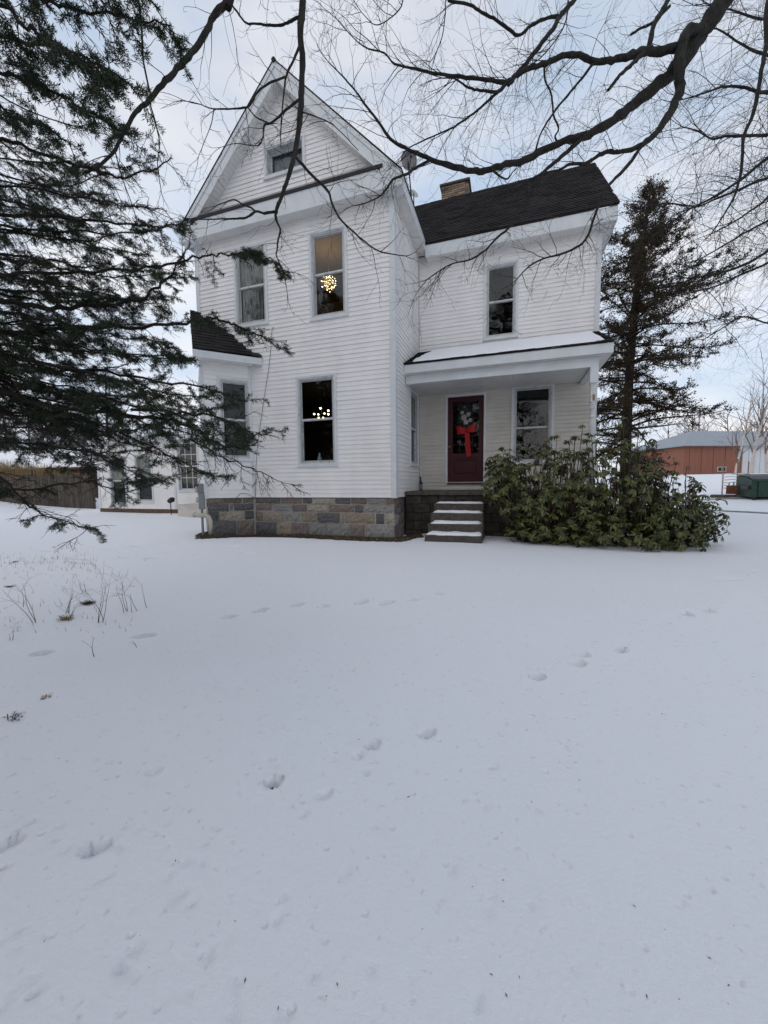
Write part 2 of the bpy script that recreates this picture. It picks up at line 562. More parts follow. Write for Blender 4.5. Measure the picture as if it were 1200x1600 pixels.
def snow_mat(name, base=(0.825, 0.838, 0.868), dirt=True):
    m = bpy.data.materials.new(name)
    m.use_nodes = True
    n, l = m.node_tree.nodes, m.node_tree.links
    b = n["Principled BSDF"]
    b.inputs["Roughness"].default_value = 0.65
    b.inputs["Specular IOR Level"].default_value = 0.25
    tc = n.new("ShaderNodeTexCoord")
    prev = None
    for sc, d, st in ((55, 0.012, 0.30), (9, 0.02, 0.16), (230, 0.003, 0.5)):
        t = n.new("ShaderNodeTexNoise")
        t.inputs["Scale"].default_value = sc
        t.inputs["Detail"].default_value = 3
        l.new(tc.outputs["Object"], t.inputs["Vector"])
        bp = n.new("ShaderNodeBump")
        bp.inputs["Strength"].default_value = st
        bp.inputs["Distance"].default_value = d
        l.new(t.outputs["Fac"], bp.inputs["Height"])
        if prev is not None: l.new(prev.outputs[0], bp.inputs["Normal"])
        prev = bp
    if dirt:
        vo = n.new("ShaderNodeTexVoronoi")
        vo.inputs["Scale"].default_value = 9.0
        l.new(tc.outputs["Object"], vo.inputs["Vector"])
        vr = n.new("ShaderNodeMapRange")
        vr.interpolation_type = 'SMOOTHSTEP'
        vr.inputs["From Min"].default_value = 0.03
        vr.inputs["From Max"].default_value = 0.17
        l.new(vo.outputs["Distance"], vr.inputs["Value"])
        vb = n.new("ShaderNodeBump")
        vb.inputs["Strength"].default_value = 0.5
        vb.inputs["Distance"].default_value = 0.012
        l.new(vr.outputs[0], vb.inputs["Height"])
        l.new(prev.outputs[0], vb.inputs["Normal"])
        prev = vb
    l.new(prev.outputs[0], b.inputs["Normal"])
    if dirt:
        t = n.new("ShaderNodeTexNoise")
        t.inputs["Scale"].default_value = 26
        t.inputs["Detail"].default_value = 6
        l.new(tc.outputs["Object"], t.inputs["Vector"])
        r = n.new("ShaderNodeValToRGB")
        r.color_ramp.elements[0].position = 0.24
        r.color_ramp.elements[0].color = (base[0] * 0.80, base[1] * 0.79, base[2] * 0.78, 1)
        r.color_ramp.elements[1].position = 0.37
        r.color_ramp.elements[1].color = (*base, 1)
        l.new(t.outputs["Fac"], r.inputs[0])
        l.new(r.outputs[0], b.inputs["Base Color"])
    else:
        b.inputs["Base Color"].default_value = (*base, 1)
    return m


M['snow'] = snow_mat('snow')
M['roof_snow'] = snow_mat('roof_snow', (0.84, 0.845, 0.87), False)

# ------------------------------------------------------------------ ground
FOOT = []                                    # x, y, angle, length, width, depth


def base_z(x, y):
    z = -0.90
    z -= 0.30 * smooth((-1.5 - y) / 5.5)
    z -= 0.06 * smooth((-2.5 - x) / 2.5) * smooth((x + 11) / 4)
    r = math.hypot(x, y + 8)
    z += 1.75 * smooth((r - 22) / 18)
    z += 0.05 * (mnoise.noise(Vector((x * 0.35, y * 0.35, 3.1)))) + 0.007 * mnoise.noise(Vector((x * 1.6, y * 1.6, 8.0)))
    # the snow thins out against the walls
    dx = max(-4.7 - x, 0, x - 0.1)
    dy = max(-0.2 - y, 0, y - 3)
    d = math.hypot(dx, dy)
    z -= 0.07 * smooth(1 - d / 0.55)
    return z


def foot_at(px, py, ang, L=0.26, W=0.11, D=0.055):
    p = on(px, py, (0, 0, 1), -1.17)
    for _ in range(4):
        p = on(px, py, (0, 0, 1), base_z(p.x, p.y))
    FOOT.append((p.x, p.y, ang, L, W, D))


for px, py, L, W, D in ((150, 1325, .15, .10, .05), (428, 1221, .13, .10, .085), (508, 1240, .11, .08, .018), (582, 1163, .13, .11, .04),
                        (560, 1180, .10, .08, .02), (668, 1145, .15, .12, .045), (840, 1057, .16, .14, .05), (905, 1036, .17, .14, .04), (913, 1023, .14, .1, .03),
                        (970, 1015, .17, .13, .045), (1072, 959, .2, .14, .05), (1106, 953, .2, .14, .05),
                        (358, 964, .22, .13, .03), (408, 954, .24, .14, .05), (466, 945, .24, .14, .05), (506, 947, .22, .14, .03),
                        (565, 941, .26, .15, .055), (605, 942, .26, .15, .05), (648, 936, .24, .15, .03), (690, 926, .24, .15, .03),
                        (65, 1021, .25, .15, .05), (225, 994, .35, .13, .05), (5, 1320, .18, .1, .05), (240, 1205, .1, .09, .02),
                        (190, 1511, .06, .045, .02), (55, 1552, .05, .04, .022), (300, 1410, .04, .04, .01), (1136, 905, .2, .15, .04), (1160, 893, .2, .15, .04)):
    foot_at(px, py, math.radians(40 + R.uniform(-15, 15)), L * .62, W * .6, D * 1.35)
for k in range(16):                          # faint trail along the house front
    foot_at(60 + k * 22 + R.uniform(-6, 6), 855 + R.uniform(-6, 18), math.radians(R.uniform(-10, 20)), .3, .14, .035)
for k in range(120):                         # small pits and drips under the branches
    px = R.random() ** 1.6 * 900
    py = R.uniform(960, 1590)
    foot_at(px, py, R.uniform(0, 3), R.uniform(.02, .045), R.uniform(.018, .03), R.uniform(.005, .013))


def spaced(segs):
    a = []
    for lo, hi, st in segs:
        n = max(1, int(round((hi - lo) / st)))
        a += [lo + (hi - lo) * i / n for i in range(n)]
    a.append(segs[-1][1])
    return np.array(a)


gx = spaced([(-400, -60, 34), (-60, -20, 3), (-20, -6, .6), (-6, -2.5, .1), (-2.5, 0.2, .026), (0.2, 4.6, .018), (4.6, 7, .09), (7, 16, .5), (16, 60, 3), (60, 400, 34)])
gy = spaced([(-400, -60, 34), (-60, -14, 3), (-14, -8, .3), (-8, -4.2, .018), (-4.2, -1.0, .032), (-1.0, 3, .1), (3, 12, .5), (12, 60, 3), (60, 400, 34)])
nx, ny = len(gx), len(gy)
GX, GY = np.meshgrid(gx, gy)
GZ = np.array([[base_z(x, y) for x in gx] for y in gy])
for (fx, fy, ang, L, W, D) in FOOT:
    rr = max(L, W) * 1.6
    i0, i1 = np.searchsorted(gx, fx - rr), np.searchsorted(gx, fx + rr)
    j0, j1 = np.searchsorted(gy, fy - rr), np.searchsorted(gy, fy + rr)
    sx, sy = GX[j0:j1, i0:i1] - fx, GY[j0:j1, i0:i1] - fy
    if sx.size == 0: continue
    u = (sx * math.cos(ang) + sy * math.sin(ang)) / (L / 2)
    v = (-sx * math.sin(ang) + sy * math.cos(ang)) / (W / 2)
    q = np.sqrt(u * u + v * v) + 0.12 * np.sin(7 * np.arctan2(v, u) + fx * 9)
    s = np.clip((1.12 - q) / 0.30, 0, 1)
    s = s * s * (3 - 2 * s)
    rim = np.exp(-((q - 1.35) / 0.25) ** 2)
    GZ[j0:j1, i0:i1] += -D * s * (1 + 0.25 * np.sin(u * 5 + fx * 7) * np.sin(v * 4)) + D * 0.07 * rim
idx = np.arange(nx * ny).reshape(ny, nx)
faces = np.stack([idx[:-1, :-1], idx[:-1, 1:], idx[1:, 1:], idx[1:, :-1]], -1).reshape(-1, 4)
ground = np_mesh("snow_ground", np.stack([GX, GY, GZ], -1).reshape(-1, 3), faces, M['snow'], None, True)
tag(ground, kind="structure")


def gz(x, y):
    return base_z(x, y)


def ground_at(px, py):
    p = on(px, py, (0, 0, 1), -1.0)
    for _ in range(6):
        p = on(px, py, (0, 0, 1), gz(p.x, p.y))
    return Vector((p.x, p.y, gz(p.x, p.y)))


# the deepest print goes down to the soil
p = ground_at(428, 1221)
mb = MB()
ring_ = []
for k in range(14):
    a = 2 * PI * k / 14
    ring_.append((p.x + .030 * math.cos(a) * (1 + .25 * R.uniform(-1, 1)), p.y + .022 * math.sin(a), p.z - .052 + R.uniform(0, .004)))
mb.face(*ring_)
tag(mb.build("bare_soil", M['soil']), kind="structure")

# slushy driveway tracks on the far right
mb = MB()
for (ya, yb, wd) in ((796, 803, 0.5), (788, 790, 0.4)):
    a, c = ground_at(1085, ya), ground_at(1215, yb)
    N = 16
    prev = None
    for i in range(N + 1):
        p = a.lerp(c, i / N)
        w = wd * (0.7 + 0.5 * R.random())
        l, r = Vector((p.x - .1, p.y - w / 2, 0)), Vector((p.x + .1, p.y + w / 2, 0))
        l.z, r.z = gz(l.x, l.y) + 0.025, gz(r.x, r.y) + 0.025
        if prev: mb.face(prev[0], l, r, prev[1])
        prev = (l, r)
tag(mb.build("driveway_tracks", M['slush']), kind="structure")

# ------------------------------------------------------------------ house
S = 2.347                    # depth of the recess between the two fronts
W1, W2 = 5.275, 4.378        # widths of the two fronts
APX, APZ, SLOPE = -W1 / 2, 9.62, 1.035
house = empty("farmhouse", (0, 0, 0), "white two storey clapboard farmhouse with steep front gable, stone foundation and porch", "house")


def sub_intervals(lo, hi, cuts):
    iv = [(lo, hi)]
    for a, b in cuts:
        nv = []
        for p, q in iv:
            if b <= p or a >= q:
                nv.append((p, q))
                continue
            if a > p: nv.append((p, a))
            if b < q: nv.append((b, q))
        iv = nv
    return [q for q in iv if q[1] - q[0] > 0.004]


LAP = 0.1016


def siding(T, ulen, z0, z1, openings, material, limits=None, parent=None, z_base=0.0, laps=2):
    """One object per double-lap siding panel. T maps (u, n, z); limits(z) -> (u_lo, u_hi)."""
    z = z0
    k = 0
    while z < z1 - 1e-4:
        parts = {}
        for lap in range(laps):
            za, zb = z + lap * LAP, min(z + (lap + 1) * LAP, z1)
            if za >= z1 - 1e-4: break
            butt = 0.017 if lap == 0 else 0.013
            br = sorted({za, zb} | {q for o in openings for q in (o[2], o[3]) if za < q < zb})
            for ra, rb in zip(br[:-1], br[1:]):
                mid = (ra + rb) / 2
                la, ha = limits(ra) if limits else (0, ulen)
                lb, hb = limits(rb) if limits else (0, ulen)
                if ha - la < 0.03: continue
                na = 0.003 + butt * (1 - (ra - za) / LAP)
                nb = 0.003 + butt * (1 - (rb - za) / LAP)
                for a, b in sub_intervals(la, ha, [(o[0], o[1]) for o in openings if o[2] < mid < o[3]]):
                    key = (a > la + 1e-6 and round(a, 3), b < ha - 1e-6 and round(b, 3))
                    mb = parts.setdefault(key, MB())
                    a2 = a if a > la + 1e-6 else lb
                    b2 = b if b < ha - 1e-6 else hb
                    if b2 < a2: a2 = b2 = (a2 + b2) / 2
                    mb.face(T(a, na, ra), T(b, na, ra), T(b2, nb, rb), T(a2, nb, rb))
                    if ra == za: mb.face(T(a, 0.001, ra), T(b, 0.001, ra), T(b, na, ra), T(a, na, ra))
        for mb in parts.values(): mb.build("siding_panel", material, parent)
        z += laps * LAP
        k += 1


def wall_core(T, ulen, z0, z1, openings, th=0.12, name="wall", parent=None, material=None):
    us = sorted({0, ulen} | {q for o in openings for q in o[:2]})
    zs = sorted({z0, z1} | {q for o in openings for q in o[2:4] if z0 < q < z1})
    mb = MB()
    for za, zb in zip(zs[:-1], zs[1:]):
        mid = (za + zb) / 2
        for a, b in sub_intervals(0, ulen, [(o[0], o[1]) for o in openings if o[2] < mid < o[3]]):
            mb.box(a, b, -th, -0.002, za, zb, T)
    return mb.build(name, material or M['siding'], parent)


def ring(mb, T, u0, u1, z0, z1, w, n0, n1, wb=None):
    """A frame of four butted pieces inside u0..u1, z0..z1."""
    wb = wb or w
    mb.box(u0, u0 + w, n0, n1, z0, z1, T)
    mb.box(u1 - w, u1, n0, n1, z0, z1, T)
    mb.box(u0 + w, u1 - w, n0, n1, z1 - w, z1, T)
    mb.box(u0 + w, u1 - w, n0, n1, z0, z0 + wb, T)


def window(T, u0, u1, z0, z1, parent, meet=0.5, deep=0.0, single=False, muntins=None, storm=True, curtain=None, blind=None, casing=None):
    """u0..z1 is the wall opening; the casing stands 5 cm outside it."""
    cw = 0.055
    mb = MB()
    ring(mb, T, u0 - cw, u1 + cw, z0 - cw, z1 + cw, cw - 0.004, 0.0, 0.034)
    f = mb.build("window", casing or M['trim'], parent)
    mb = MB()
    ring(mb, T, u0 - 0.004, u1 + 0.004, z0 - 0.004, z1 + 0.004, 0.032, -0.118 - deep, 0.018)
    mb.build("jamb", M['trim_old'], f)
    u0i, u1i, z0i, z1i = u0 + 0.028, u1 - 0.028, z0 + 0.028, z1 - 0.028
    mb = MB()
    mb.cbox(u0 - cw - 0.02, u1 + cw + 0.02, 0.0, 0.05, z0 - cw - 0.03, z0 - cw - 0.002, 0.006, T)
    mb.build("sill", casing or M['trim'], f)
    if single:
        mb = MB()
        ring(mb, T, u0i, u1i, z0i, z1i, 0.04, -0.10 - deep, -0.07 - deep)
        mb.build("sash", M['trim_old'], f)
        mb = MB()
        mb.box(u0i + 0.04, u1i - 0.04, -0.088 - deep, -0.084 - deep, z0i + 0.04, z1i - 0.04, T)
        mb.build("pane", M['glass'], f)
    else:
        zm = z0i + (z1i - z0i) * meet
        if storm:
            mb = MB()
            ring(mb, T, u0i, u1i, z0i, z1i, 0.03, -0.012, 0.004)
            mb.build("storm_frame", M['storm'], f)
        for (a, b, n0) in ((zm - 0.02, z1i, -0.05), (z0i, zm + 0.02, -0.084)):
            mb = MB()
            ring(mb, T, u0i, u1i, a, b, 0.045, n0, n0 + 0.03)
            if muntins:
                mu, mz = muntins
                for i in range(1, mu):
                    x = u0i + (u1i - u0i) * i / mu
                    mb.box(x - 0.011, x + 0.011, n0 + 0.008, n0 + 0.024, a + 0.045, b - 0.045, T)
                for i in range(1, mz):
                    y = a + (b - a) * i / mz
                    xs = [u0i + 0.045] + [u0i + (u1i - u0i) * q / mu for q in range(1, mu)] + [u1i - 0.045]
                    for xa, xb in zip(xs[:-1], xs[1:]):
                        ea = 0 if xa == xs[0] else 0.011
                        eb = 0 if xb == xs[-1] else 0.011
                        mb.box(xa + ea, xb - eb, n0 + 0.008, n0 + 0.024, y - 0.011, y + 0.011, T)
            mb.build("sash", M['trim'] if not storm else M['trim_old'], f)
            mb = MB()
            mb.box(u0i + 0.045, u1i - 0.045, n0 + 0.013, n0 + 0.017, a + 0.045, b - 0.045, T)
            mb.build("pane", M['glass'], f)
    if curtain:
        mb = MB()
        n = 30
        nb = -0.2 - deep
        P = [(u0 + (u1 - u0) * i / n, nb + 0.018 * math.sin(i * 1.9) + 0.01 * math.sin(i * 0.8)) for i in range(n + 1)]
        for (a, na), (b, nb_) in zip(P[:-1], P[1:]):
            mb.face(T(a, na, z0 - 0.02), T(b, nb_, z0 - 0.02), T(b, nb_, z1 + 0.02), T(a, na, z1 + 0.02))
        mb.build("curtain", M[curtain], f, True)
    if blind:
        mb = MB()
        mb.box(u0, u1, -0.15, -0.145, z0 + (z1 - z0) * blind, z1, T)
        mb.build("blind", M['blind'], f)
    return f


TF = frame((-W1, 0, 0), (1, 0, 0), (0, -1, 0))           # front of the gabled wing
TS = frame((0, 0, 0), (0, 1, 0), (1, 0, 0))              # its right side, in the recess
TR = frame((0, S, 0), (1, 0, 0), (0, -1, 0))             # front of the right wing
OF = [(W1 - 2.40, W1 - 1.46, .81, 2.81), (W1 - 1.97, W1 - 1.14, 4.16, 5.98), (W1 - 4.06, W1 - 3.22, 4.27, 6.03),
      (W1 - 4.95, W1 - 3.82, .35, 3.05)]                 # the last one opens into the bay
OA = [(W1 - 3.10, W1 - 2.12, 7.52, 8.12)]
OS = [(1.34, 2.14, .84, 2.66)]
OR = [(1.78, 2.51, 4.07, 5.83), (0.80, 1.76, .34, 2.63), (2.50, 3.40, .84, 2.73)]


def gable_lim(z):
    h = (9.36 - z) / SLOPE
    return (max(0, W1 / 2 - h), min(W1, W1 / 2 + h))


siding(TF, W1, 0.0, 6.5, OF, M['siding'], None, house)
siding(TF, W1, 32 * 2 * LAP, 9.34, OA, M['siding'], gable_lim, house)
siding(TS, S, 0.0, 6.41, OS, M['siding'], None, house)
siding(TR, W2, 15 * 2 * LAP, 6.25, OR, M['siding'], None, house)
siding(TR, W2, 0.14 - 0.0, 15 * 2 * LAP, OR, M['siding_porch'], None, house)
wall_core(TF, W1, 0, 6.6, OF, parent=house)
wall_core(TS, S, 0, 6.6, OS, parent=house)
wall_core(TR, W2, 0, 6.4, OR, parent=house)
mb = MB()                                               # walls away from the camera
mb.box(-W1, -W1 + 0.12, 0.12, 7.85, 0, 6.6)
mb.box(W2 - 0.12, W2, S + 0.12, 7.85, 0, 6.4)
mb.box(-W1 + .12, W2 - .12, 7.73, 7.85, 0, 6.4)
mb.prism([(W2, S, 6.3), (W2, 7.85, 6.3), (W2, 5.1, 9.3)], (-0.1, 0, 0))
mb.build("wall", M['siding'], house)

window(TF, *OF[0], house, 0.52)
window(TF, *OF[1], house, 0.52)
window(TF, *OF[2], house, 0.5, curtain='curtain')
window(TF, *OA[0], house, single=True, deep=0.06, curtain='curtain_grey')
window(TS, *OS[0], house, 0.5, curtain='curtain_grey')
window(TR, *OR[0], house, 0.5)
window(TR, *OR[2], house, 0.46)

# corner boards
mb = MB()
mb.box(-0.10, 0.0, -0.026, 0.0, -0.012, 6.46)
mb.box(0.0, 0.026, -0.026, 0.085, -0.012, 6.34)
mb.build("corner_board", M['trim'], house)
mb = MB()
mb.box(-W1 - 0.024, -W1 + 0.085, -0.026, 0.0, 0.0, 6.46)
mb.build("corner_board", M['trim'], house)
mb = MB()
mb.box(W2 - 0.09, W2 + 0.024, S - 0.026, S, 0.14, 6.22)
mb.build("corner_board", M['trim'], house)
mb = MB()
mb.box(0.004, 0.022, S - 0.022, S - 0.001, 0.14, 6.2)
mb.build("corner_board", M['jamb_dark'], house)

# rooms behind the glass
def room(x0, x1, y0, y1, z0, z1, material):
    mb = MB()
    p = lambda *q: Vector(q)
    mb.face(p(x0, y1, z0), p(x1, y1, z0), p(x1, y1, z1), p(x0, y1, z1))
    mb.face(p(x0, y0, z0), p(x0, y1, z0), p(x0, y1, z1), p(x0, y0, z1))
    mb.face(p(x1, y0, z0), p(x1, y1, z0), p(x1, y1, z1), p(x1, y0, z1))
    mb.face(p(x0, y0, z0), p(x1, y0, z0), p(x1, y1, z0), p(x0, y1, z0))
    mb.face(p(x0, y0, z1), p(x1, y0, z1), p(x1, y1, z1), p(x0, y1, z1))
    mb.build("room", material, house)


room(-5.1, -0.14, 0.125, 3.9, 0.1, 3.0, M['room_dark'])
room(-5.1, -0.14, 0.125, 3.9, 3.25, 6.42, M['room_tan'])
room(-3.85, -1.45, 0.02, 2.2, 7.2, 8.28, M['room_dark'])
room(0.1, 4.2, S + 0.125, 6.0, 0.15, 2.95, M['room_dark'])
room(0.1, 4.2, S + 0.125, 6.0, 3.2, 6.1, M['room_dark'])


# ---- cornice, eaves, rakes
def soffit_strips(mb, O, A, B, n, gap=0.012):
    """n boards side by side: O corner, A along the row of boards, B across."""
    O, A, B = Vector(O), Vector(A), Vector(B)
    for i in range(n):
        a0, a1 = A * ((i + gap) / n), A * ((i + 1 - gap) / n)
        mb.prism([O + a0, O + a1, O + a1 + B, O + a0 + B], (0, 0, 0.012))


XL, XR = -W1 - 0.25, 0.25
mb = MB()
mb.box(XL, XR, -0.27, -0.245, 6.38, 6.80)
mb.build("fascia", M['trim'], house)
mb = MB()
soffit_strips(mb, (XL, -0.244, 6.382), (XR - XL, 0, 0), (0, 0.243, 0), 48)
mb.build("soffit", M['soffit'], house)
mb = MB()                                               # sloping dark cap of the cornice
mb.prism([(XL + .40, -0.292, 6.785), (XL + .40, -0.292, 6.855), (XL + .40, 0.0, 6.96), (XL + .40, 0.0, 6.802)], (XR - XL - 0.80, 0, 0))
mb.build("cornice_flashing", M['flashing'], house)
mb = MB()                                               # boxed corners where cornice, eave and rake meet
for sg, ex in ((1, XR), (-1, XL)):
    mb = MB()
    mb.prism([(ex + sg * .002, -0.273, 6.378), (ex + sg * .002, -0.273, 6.625), (ex - sg * .46, -0.273, 6.625 + .462 * 1.035), (ex - sg * .46, -0.273, 6.378)], (0, 0.25, 0))
    mb.build("cornice_return", M['trim'], house)
mb = MB()                                               # eave along the right side of the front wing
mb.box(XR - 0.025, XR, -0.244, S + 0.4, 6.38, 6.66)
mb.build("fascia", M['trim'], house)
mb = MB()
soffit_strips(mb, (0.001, 0.003, 6.392), (0, S - 0.05, 0), (XR - 0.027, 0, 0), 20)
mb.build("soffit", M['soffit'], house)
mb = MB()
mb.box(XL, XL + 0.025, -0.244, 7.8, 6.38, 6.66)
mb.build("fascia", M['trim'], house)
mb = MB()                                               # eave of the right wing
EY = S - 0.30
mb.box(XR, W2 + 0.27, EY, EY + 0.025, 6.20, 6.50)
mb.build("fascia", M['trim'], house)
mb = MB()
mb.box(W2 + 0.245, W2 + 0.27, EY + 0.025, 8.1, 6.20, 6.50)
mb.build("fascia", M['trim'], house)
mb = MB()
soffit_strips(mb, (XR + .003, EY + 0.027, 6.212), (W2 + 0.24 - XR, 0, 0), (0, 0.272, 0), 40)
soffit_strips(mb, (W2 + 0.002, S + .01, 6.212), (0, 5.5, 0), (0.24, 0, 0), 40)
mb.build("soffit", M['soffit'], house)

# rakes of the front gable
rn = Vector((1, 0, 0))
for sgn in (1, -1):
    ex = XR if sgn > 0 else XL
    d = Vector((ex - APX, 0, 6.62 - APZ))
    Lr = d.length
    d.normalize()
    perp = Vector((-sgn * abs(d.z), 0, -abs(d.x)))       # into the roof, downwards
    ap = Vector((APX, -0.27, APZ))
    lo = Vector((ex, -0.27, 6.62))
    down = 0.37                                          # vertical height of the board
    v = Vector((0, 0, -down))
    mb = MB()
    end = lo - d * 0.0
    mb.prism([ap, ap + v, Vector((ex - sgn * 0.16, -0.27, 6.62 - down + 0.166)), end], (0, 0.025, 0))
    mb.build("rake_board", M['trim'], house)
    mb = MB()                                            # thin moulding along the top of the board
    dz_ = Vector((0, 0, -.115))
    mv = Vector((0, -.004, 0))
    mb.prism([ap + mv, ap + dz_ + mv, lo + dz_ + mv + Vector((-sgn * .05, 0, .05)), lo + mv], (0, -.016, 0))
    mb.build("rake_moulding", M['trim'], house)
    mb = MB()                                            # soffit below the rake
    n = 36
    a = ap + v * 0.99 + Vector((0, 0.026, 0))
    b = Vector((ex - sgn * 0.3, -0.244, 6.62 - down * 0.99 + 0.31))
    for i in range(n):
        p0, p1 = a.lerp(b, (i + 0.04) / n), a.lerp(b, (i + 0.96) / n)
        mb.prism([p0, p1, p1 + Vector((0, 0.243, 0)), p0 + Vector((0, 0.243, 0))], (0, 0, 0.012))
    mb.build("soffit", M['soffit'], house)


def shingle_field(P0, U, V, ulen, vlen, inside=None, tab=0.30, exp=0.14, parent=None, seed=1, name="shingles"):
    """Tabs laid in courses on the plane P0 + u U + v V, joined as one mass of shingles."""
    rg = random.Random(seed)
    U, V = Vector(U).normalized(), Vector(V).normalized()
    Nn = U.cross(V).normalized()
    if Nn.z < 0: Nn = -Nn
    mb = MB()
    v = 0.0
    row = 0
    while v < vlen:
        u = -tab * rg.random()
        while u < ulen:
            w = tab * rg.uniform(0.55, 1.2)
            a, b = max(u, 0), min(u + w - 0.006, ulen)
            u += w
            if b - a < 0.03: continue
            e = min(exp + 0.03, vlen - v)
            dv = rg.uniform(-0.012, 0.012)
            if inside and not inside((a + b) / 2, v + e * 0.4): continue
            lo, hi = rg.uniform(0.016, 0.026), 0.004
            p = [P0 + U * x + V * (v + y) + Nn * h for x, y, h in
                 ((a, dv, 0.001), (b, dv, 0.001), (b, e, 0.0), (a, e, 0.0), (a, dv, lo), (b, dv, lo), (b, e, hi), (a, e, hi))]
            q = len(mb.v)
            mb.v.extend(tuple(x) for x in p)
            for fc in ((4, 5, 6, 7), (0, 1, 5, 4), (1, 2, 6, 5), (3, 0, 4, 7)):
                mb.f.append(tuple(q + i for i in fc))
                mb.m.append(0)
        v += exp
        row += 1
    return mb.build(name, M['shingle'], parent, kind="stuff")


# roof decks
mb = MB()
RZ = APZ + 0.006
YB = 8.15
for ex in (XR + 0.02, XL - 0.02):
    ze = RZ - abs(ex - APX) * SLOPE
    mb.prism([(APX, -0.302, RZ), (ex, -0.302, ze), (ex, YB, ze), (APX, YB, RZ)], (0, 0, 0.024))
mb.tube([(APX, -0.32, RZ - .01), (APX, YB, RZ - .01)], .05, 8)
mb.build("roof", M['shingle'], house)
RY, RZ2 = 5.10, 9.63
mb = MB()
sl2 = (RZ2 - 6.52) / (RY - EY)
XE = W2 + 0.29
mb.prism([(XR + 0.02, EY - 0.02, 6.503), (XE, EY - 0.02, 6.503), (XE, RY, RZ2), (APX, RY, RZ2), (APX, RY - 0.2, RZ2 - 0.2)], (0, 0, 0.03))
mb.prism([(APX, RY, RZ2), (XE, RY, RZ2), (XE, 8.15, 6.503), (APX, 8.15, 6.503)], (0, 0, 0.03))
roof2 = mb.build("roof", M['shingle'], house)
Vv = Vector((0, RY - EY, RZ2 - 6.5)).normalized()
vlen = Vector((0, RY - EY + .02, RZ2 - 6.503)).length
shingle_field(Vector((APX, EY - 0.03, 6.532)), (1, 0, 0), Vv, XE + 0.01 - APX, vlen,
              lambda u, v: u > (RZ - (6.53 + Vv.z * v)) / SLOPE - 0.15, parent=roof2, seed=3)
mb = MB()                                                # rake of the right wing
mb.prism([(XE - .02, EY, 6.5), (XE - .02, RY, RZ2), (XE - .02, RY, RZ2 - .3), (XE - .02, EY + .3, 6.5)], (-0.025, 0, 0))
mb.build("rake_board", M['trim'], house)
mb = MB()                                                # a remnant of snow on the eave
for px0, px1, py in ((851, 873, 342), (667, 671, 378)):
    a, c = on(px0, py, (0, 1, 0), EY + .03), on(px1, py - 3, (0, 1, 0), EY + .03)
    mb.cbox(a.x, c.x, EY + 0.0, EY + 0.10, 6.535, 6.575, 0.015)
mb.build("snow", M['roof_snow'], roof2, kind="stuff")

# ---- chimney
ch0, ch1, cy0, cy1, cz1 = 0.06, 0.98, 5.6, 6.3, 10.52
mb = MB()
mb.box(ch0 + .015, ch1 - .015, cy0 + .015, cy1 - .015, 8.4, cz1 - .06)
chim = mb.build("chimney", M['brick_mortar'], house)
mesh_cache = {}


def brick_obj(L, Wd, H, name, material, loc, parent):
    key = (name, round(L, 3), round(Wd, 3), round(H, 3))
    if key not in mesh_cache:
        mb = MB()
        mb.cbox(-L / 2, L / 2, -Wd / 2, Wd / 2, -H / 2, H / 2, 0.006)
        me = bpy.data.meshes.new(name)
        me.from_pydata(mb.v, [], mb.f)
        me.materials.append(material)
        mesh_cache[key] = me
    o = bpy.data.objects.new(name, mesh_cache[key])
    o.location = loc
    col.objects.link(o)
    adopt(o, parent)
    return o


z = cz1 - 0.095
row = 0
while z > 9.2:
    L, g = 0.195, 0.012
    n = int(round((ch1 - ch0) / (L + g)))
    Ls = (ch1 - ch0) / n
    offs = 0 if row % 2 else Ls / 2
    u = ch0 - offs
    while u < ch1 - 0.02:
        a, b = max(u, ch0), min(u + Ls, ch1)
        if b - a > 0.04:
            brick_obj(b - a - g, 0.09, 0.058, "brick", M['brick'], ((a + b) / 2, cy0 + 0.045 + R.uniform(-.006, .006), z), chim)
        u += Ls
    n = 3
    Ls = (cy1 - cy0 - 0.1) / n
    for i in range(n):
        brick_obj(0.09, Ls - g, 0.058, "brick", M['brick'], (ch1 - 0.045 + R.uniform(-.005, .005), cy0 + 0.1 + Ls * (i + .5), z), chim)
    z -= 0.072
    row += 1
mb = MB()
mb.cbox(ch0 - 0.05, ch1 + 0.05, cy0 - 0.05, cy1 + 0.05, cz1 - 0.06, cz1 + 0.02, 0.015)
mb.build("chimney_cap", M['concrete'], chim)

# ---- porch
PF = 0.73                                                # front edge of the porch floor
porch_top = lambda y: 3.12 + (y - 0.72) * 0.475
mb = MB()
PX1 = 4.36
mb.prism([(0.012, 0.70, 3.115), (0.012, S - 0.003, porch_top(S)), (0.012, S - 0.003, porch_top(S) - 0.02), (0.012, 0.70, 3.095)], (PX1 - 0.012, 0, 0))
proof = mb.build("porch_roof", M['shingle'], house)
Vp = Vector((0, 1, 0.475)).normalized()
shingle_field(Vector((0.012, 0.69, 3.118)), (1, 0, 0), Vp, PX1, 1.82, None, parent=proof, seed=9)
mb = MB()
mb.box(0.012, PX1, 0.715, 0.74, 2.90, 3.094)
mb.box(PX1 - 0.025, PX1, 0.74, S - 0.05, 2.90, 3.094)
mb.build("fascia", M['trim'], proof)
mb = MB()
soffit_strips(mb, (0.012, 0.742, 2.885), (PX1 - 0.04, 0, 0), (0, 0.14, 0), 60)
soffit_strips(mb, (4.14, 0.9, 2.885), (0, 1.4, 0), (0.19, 0, 0), 20)
mb.build("soffit", M['soffit'], proof)
mb = MB()
mb.box(0.024, 4.13, 0.86, 0.98, 2.69, 2.884)
mb.box(4.01, 4.13, 0.98, S - 0.02, 2.69, 2.884)
mb.build("porch_beam", M['trim'], house)
mb = MB()
soffit_strips(mb, (0.024, 0.985, 2.74), (3.98, 0, 0), (0, S - 1.01, 0), 52, 0.02)
mb.build("porch_ceiling", M['soffit'], house)
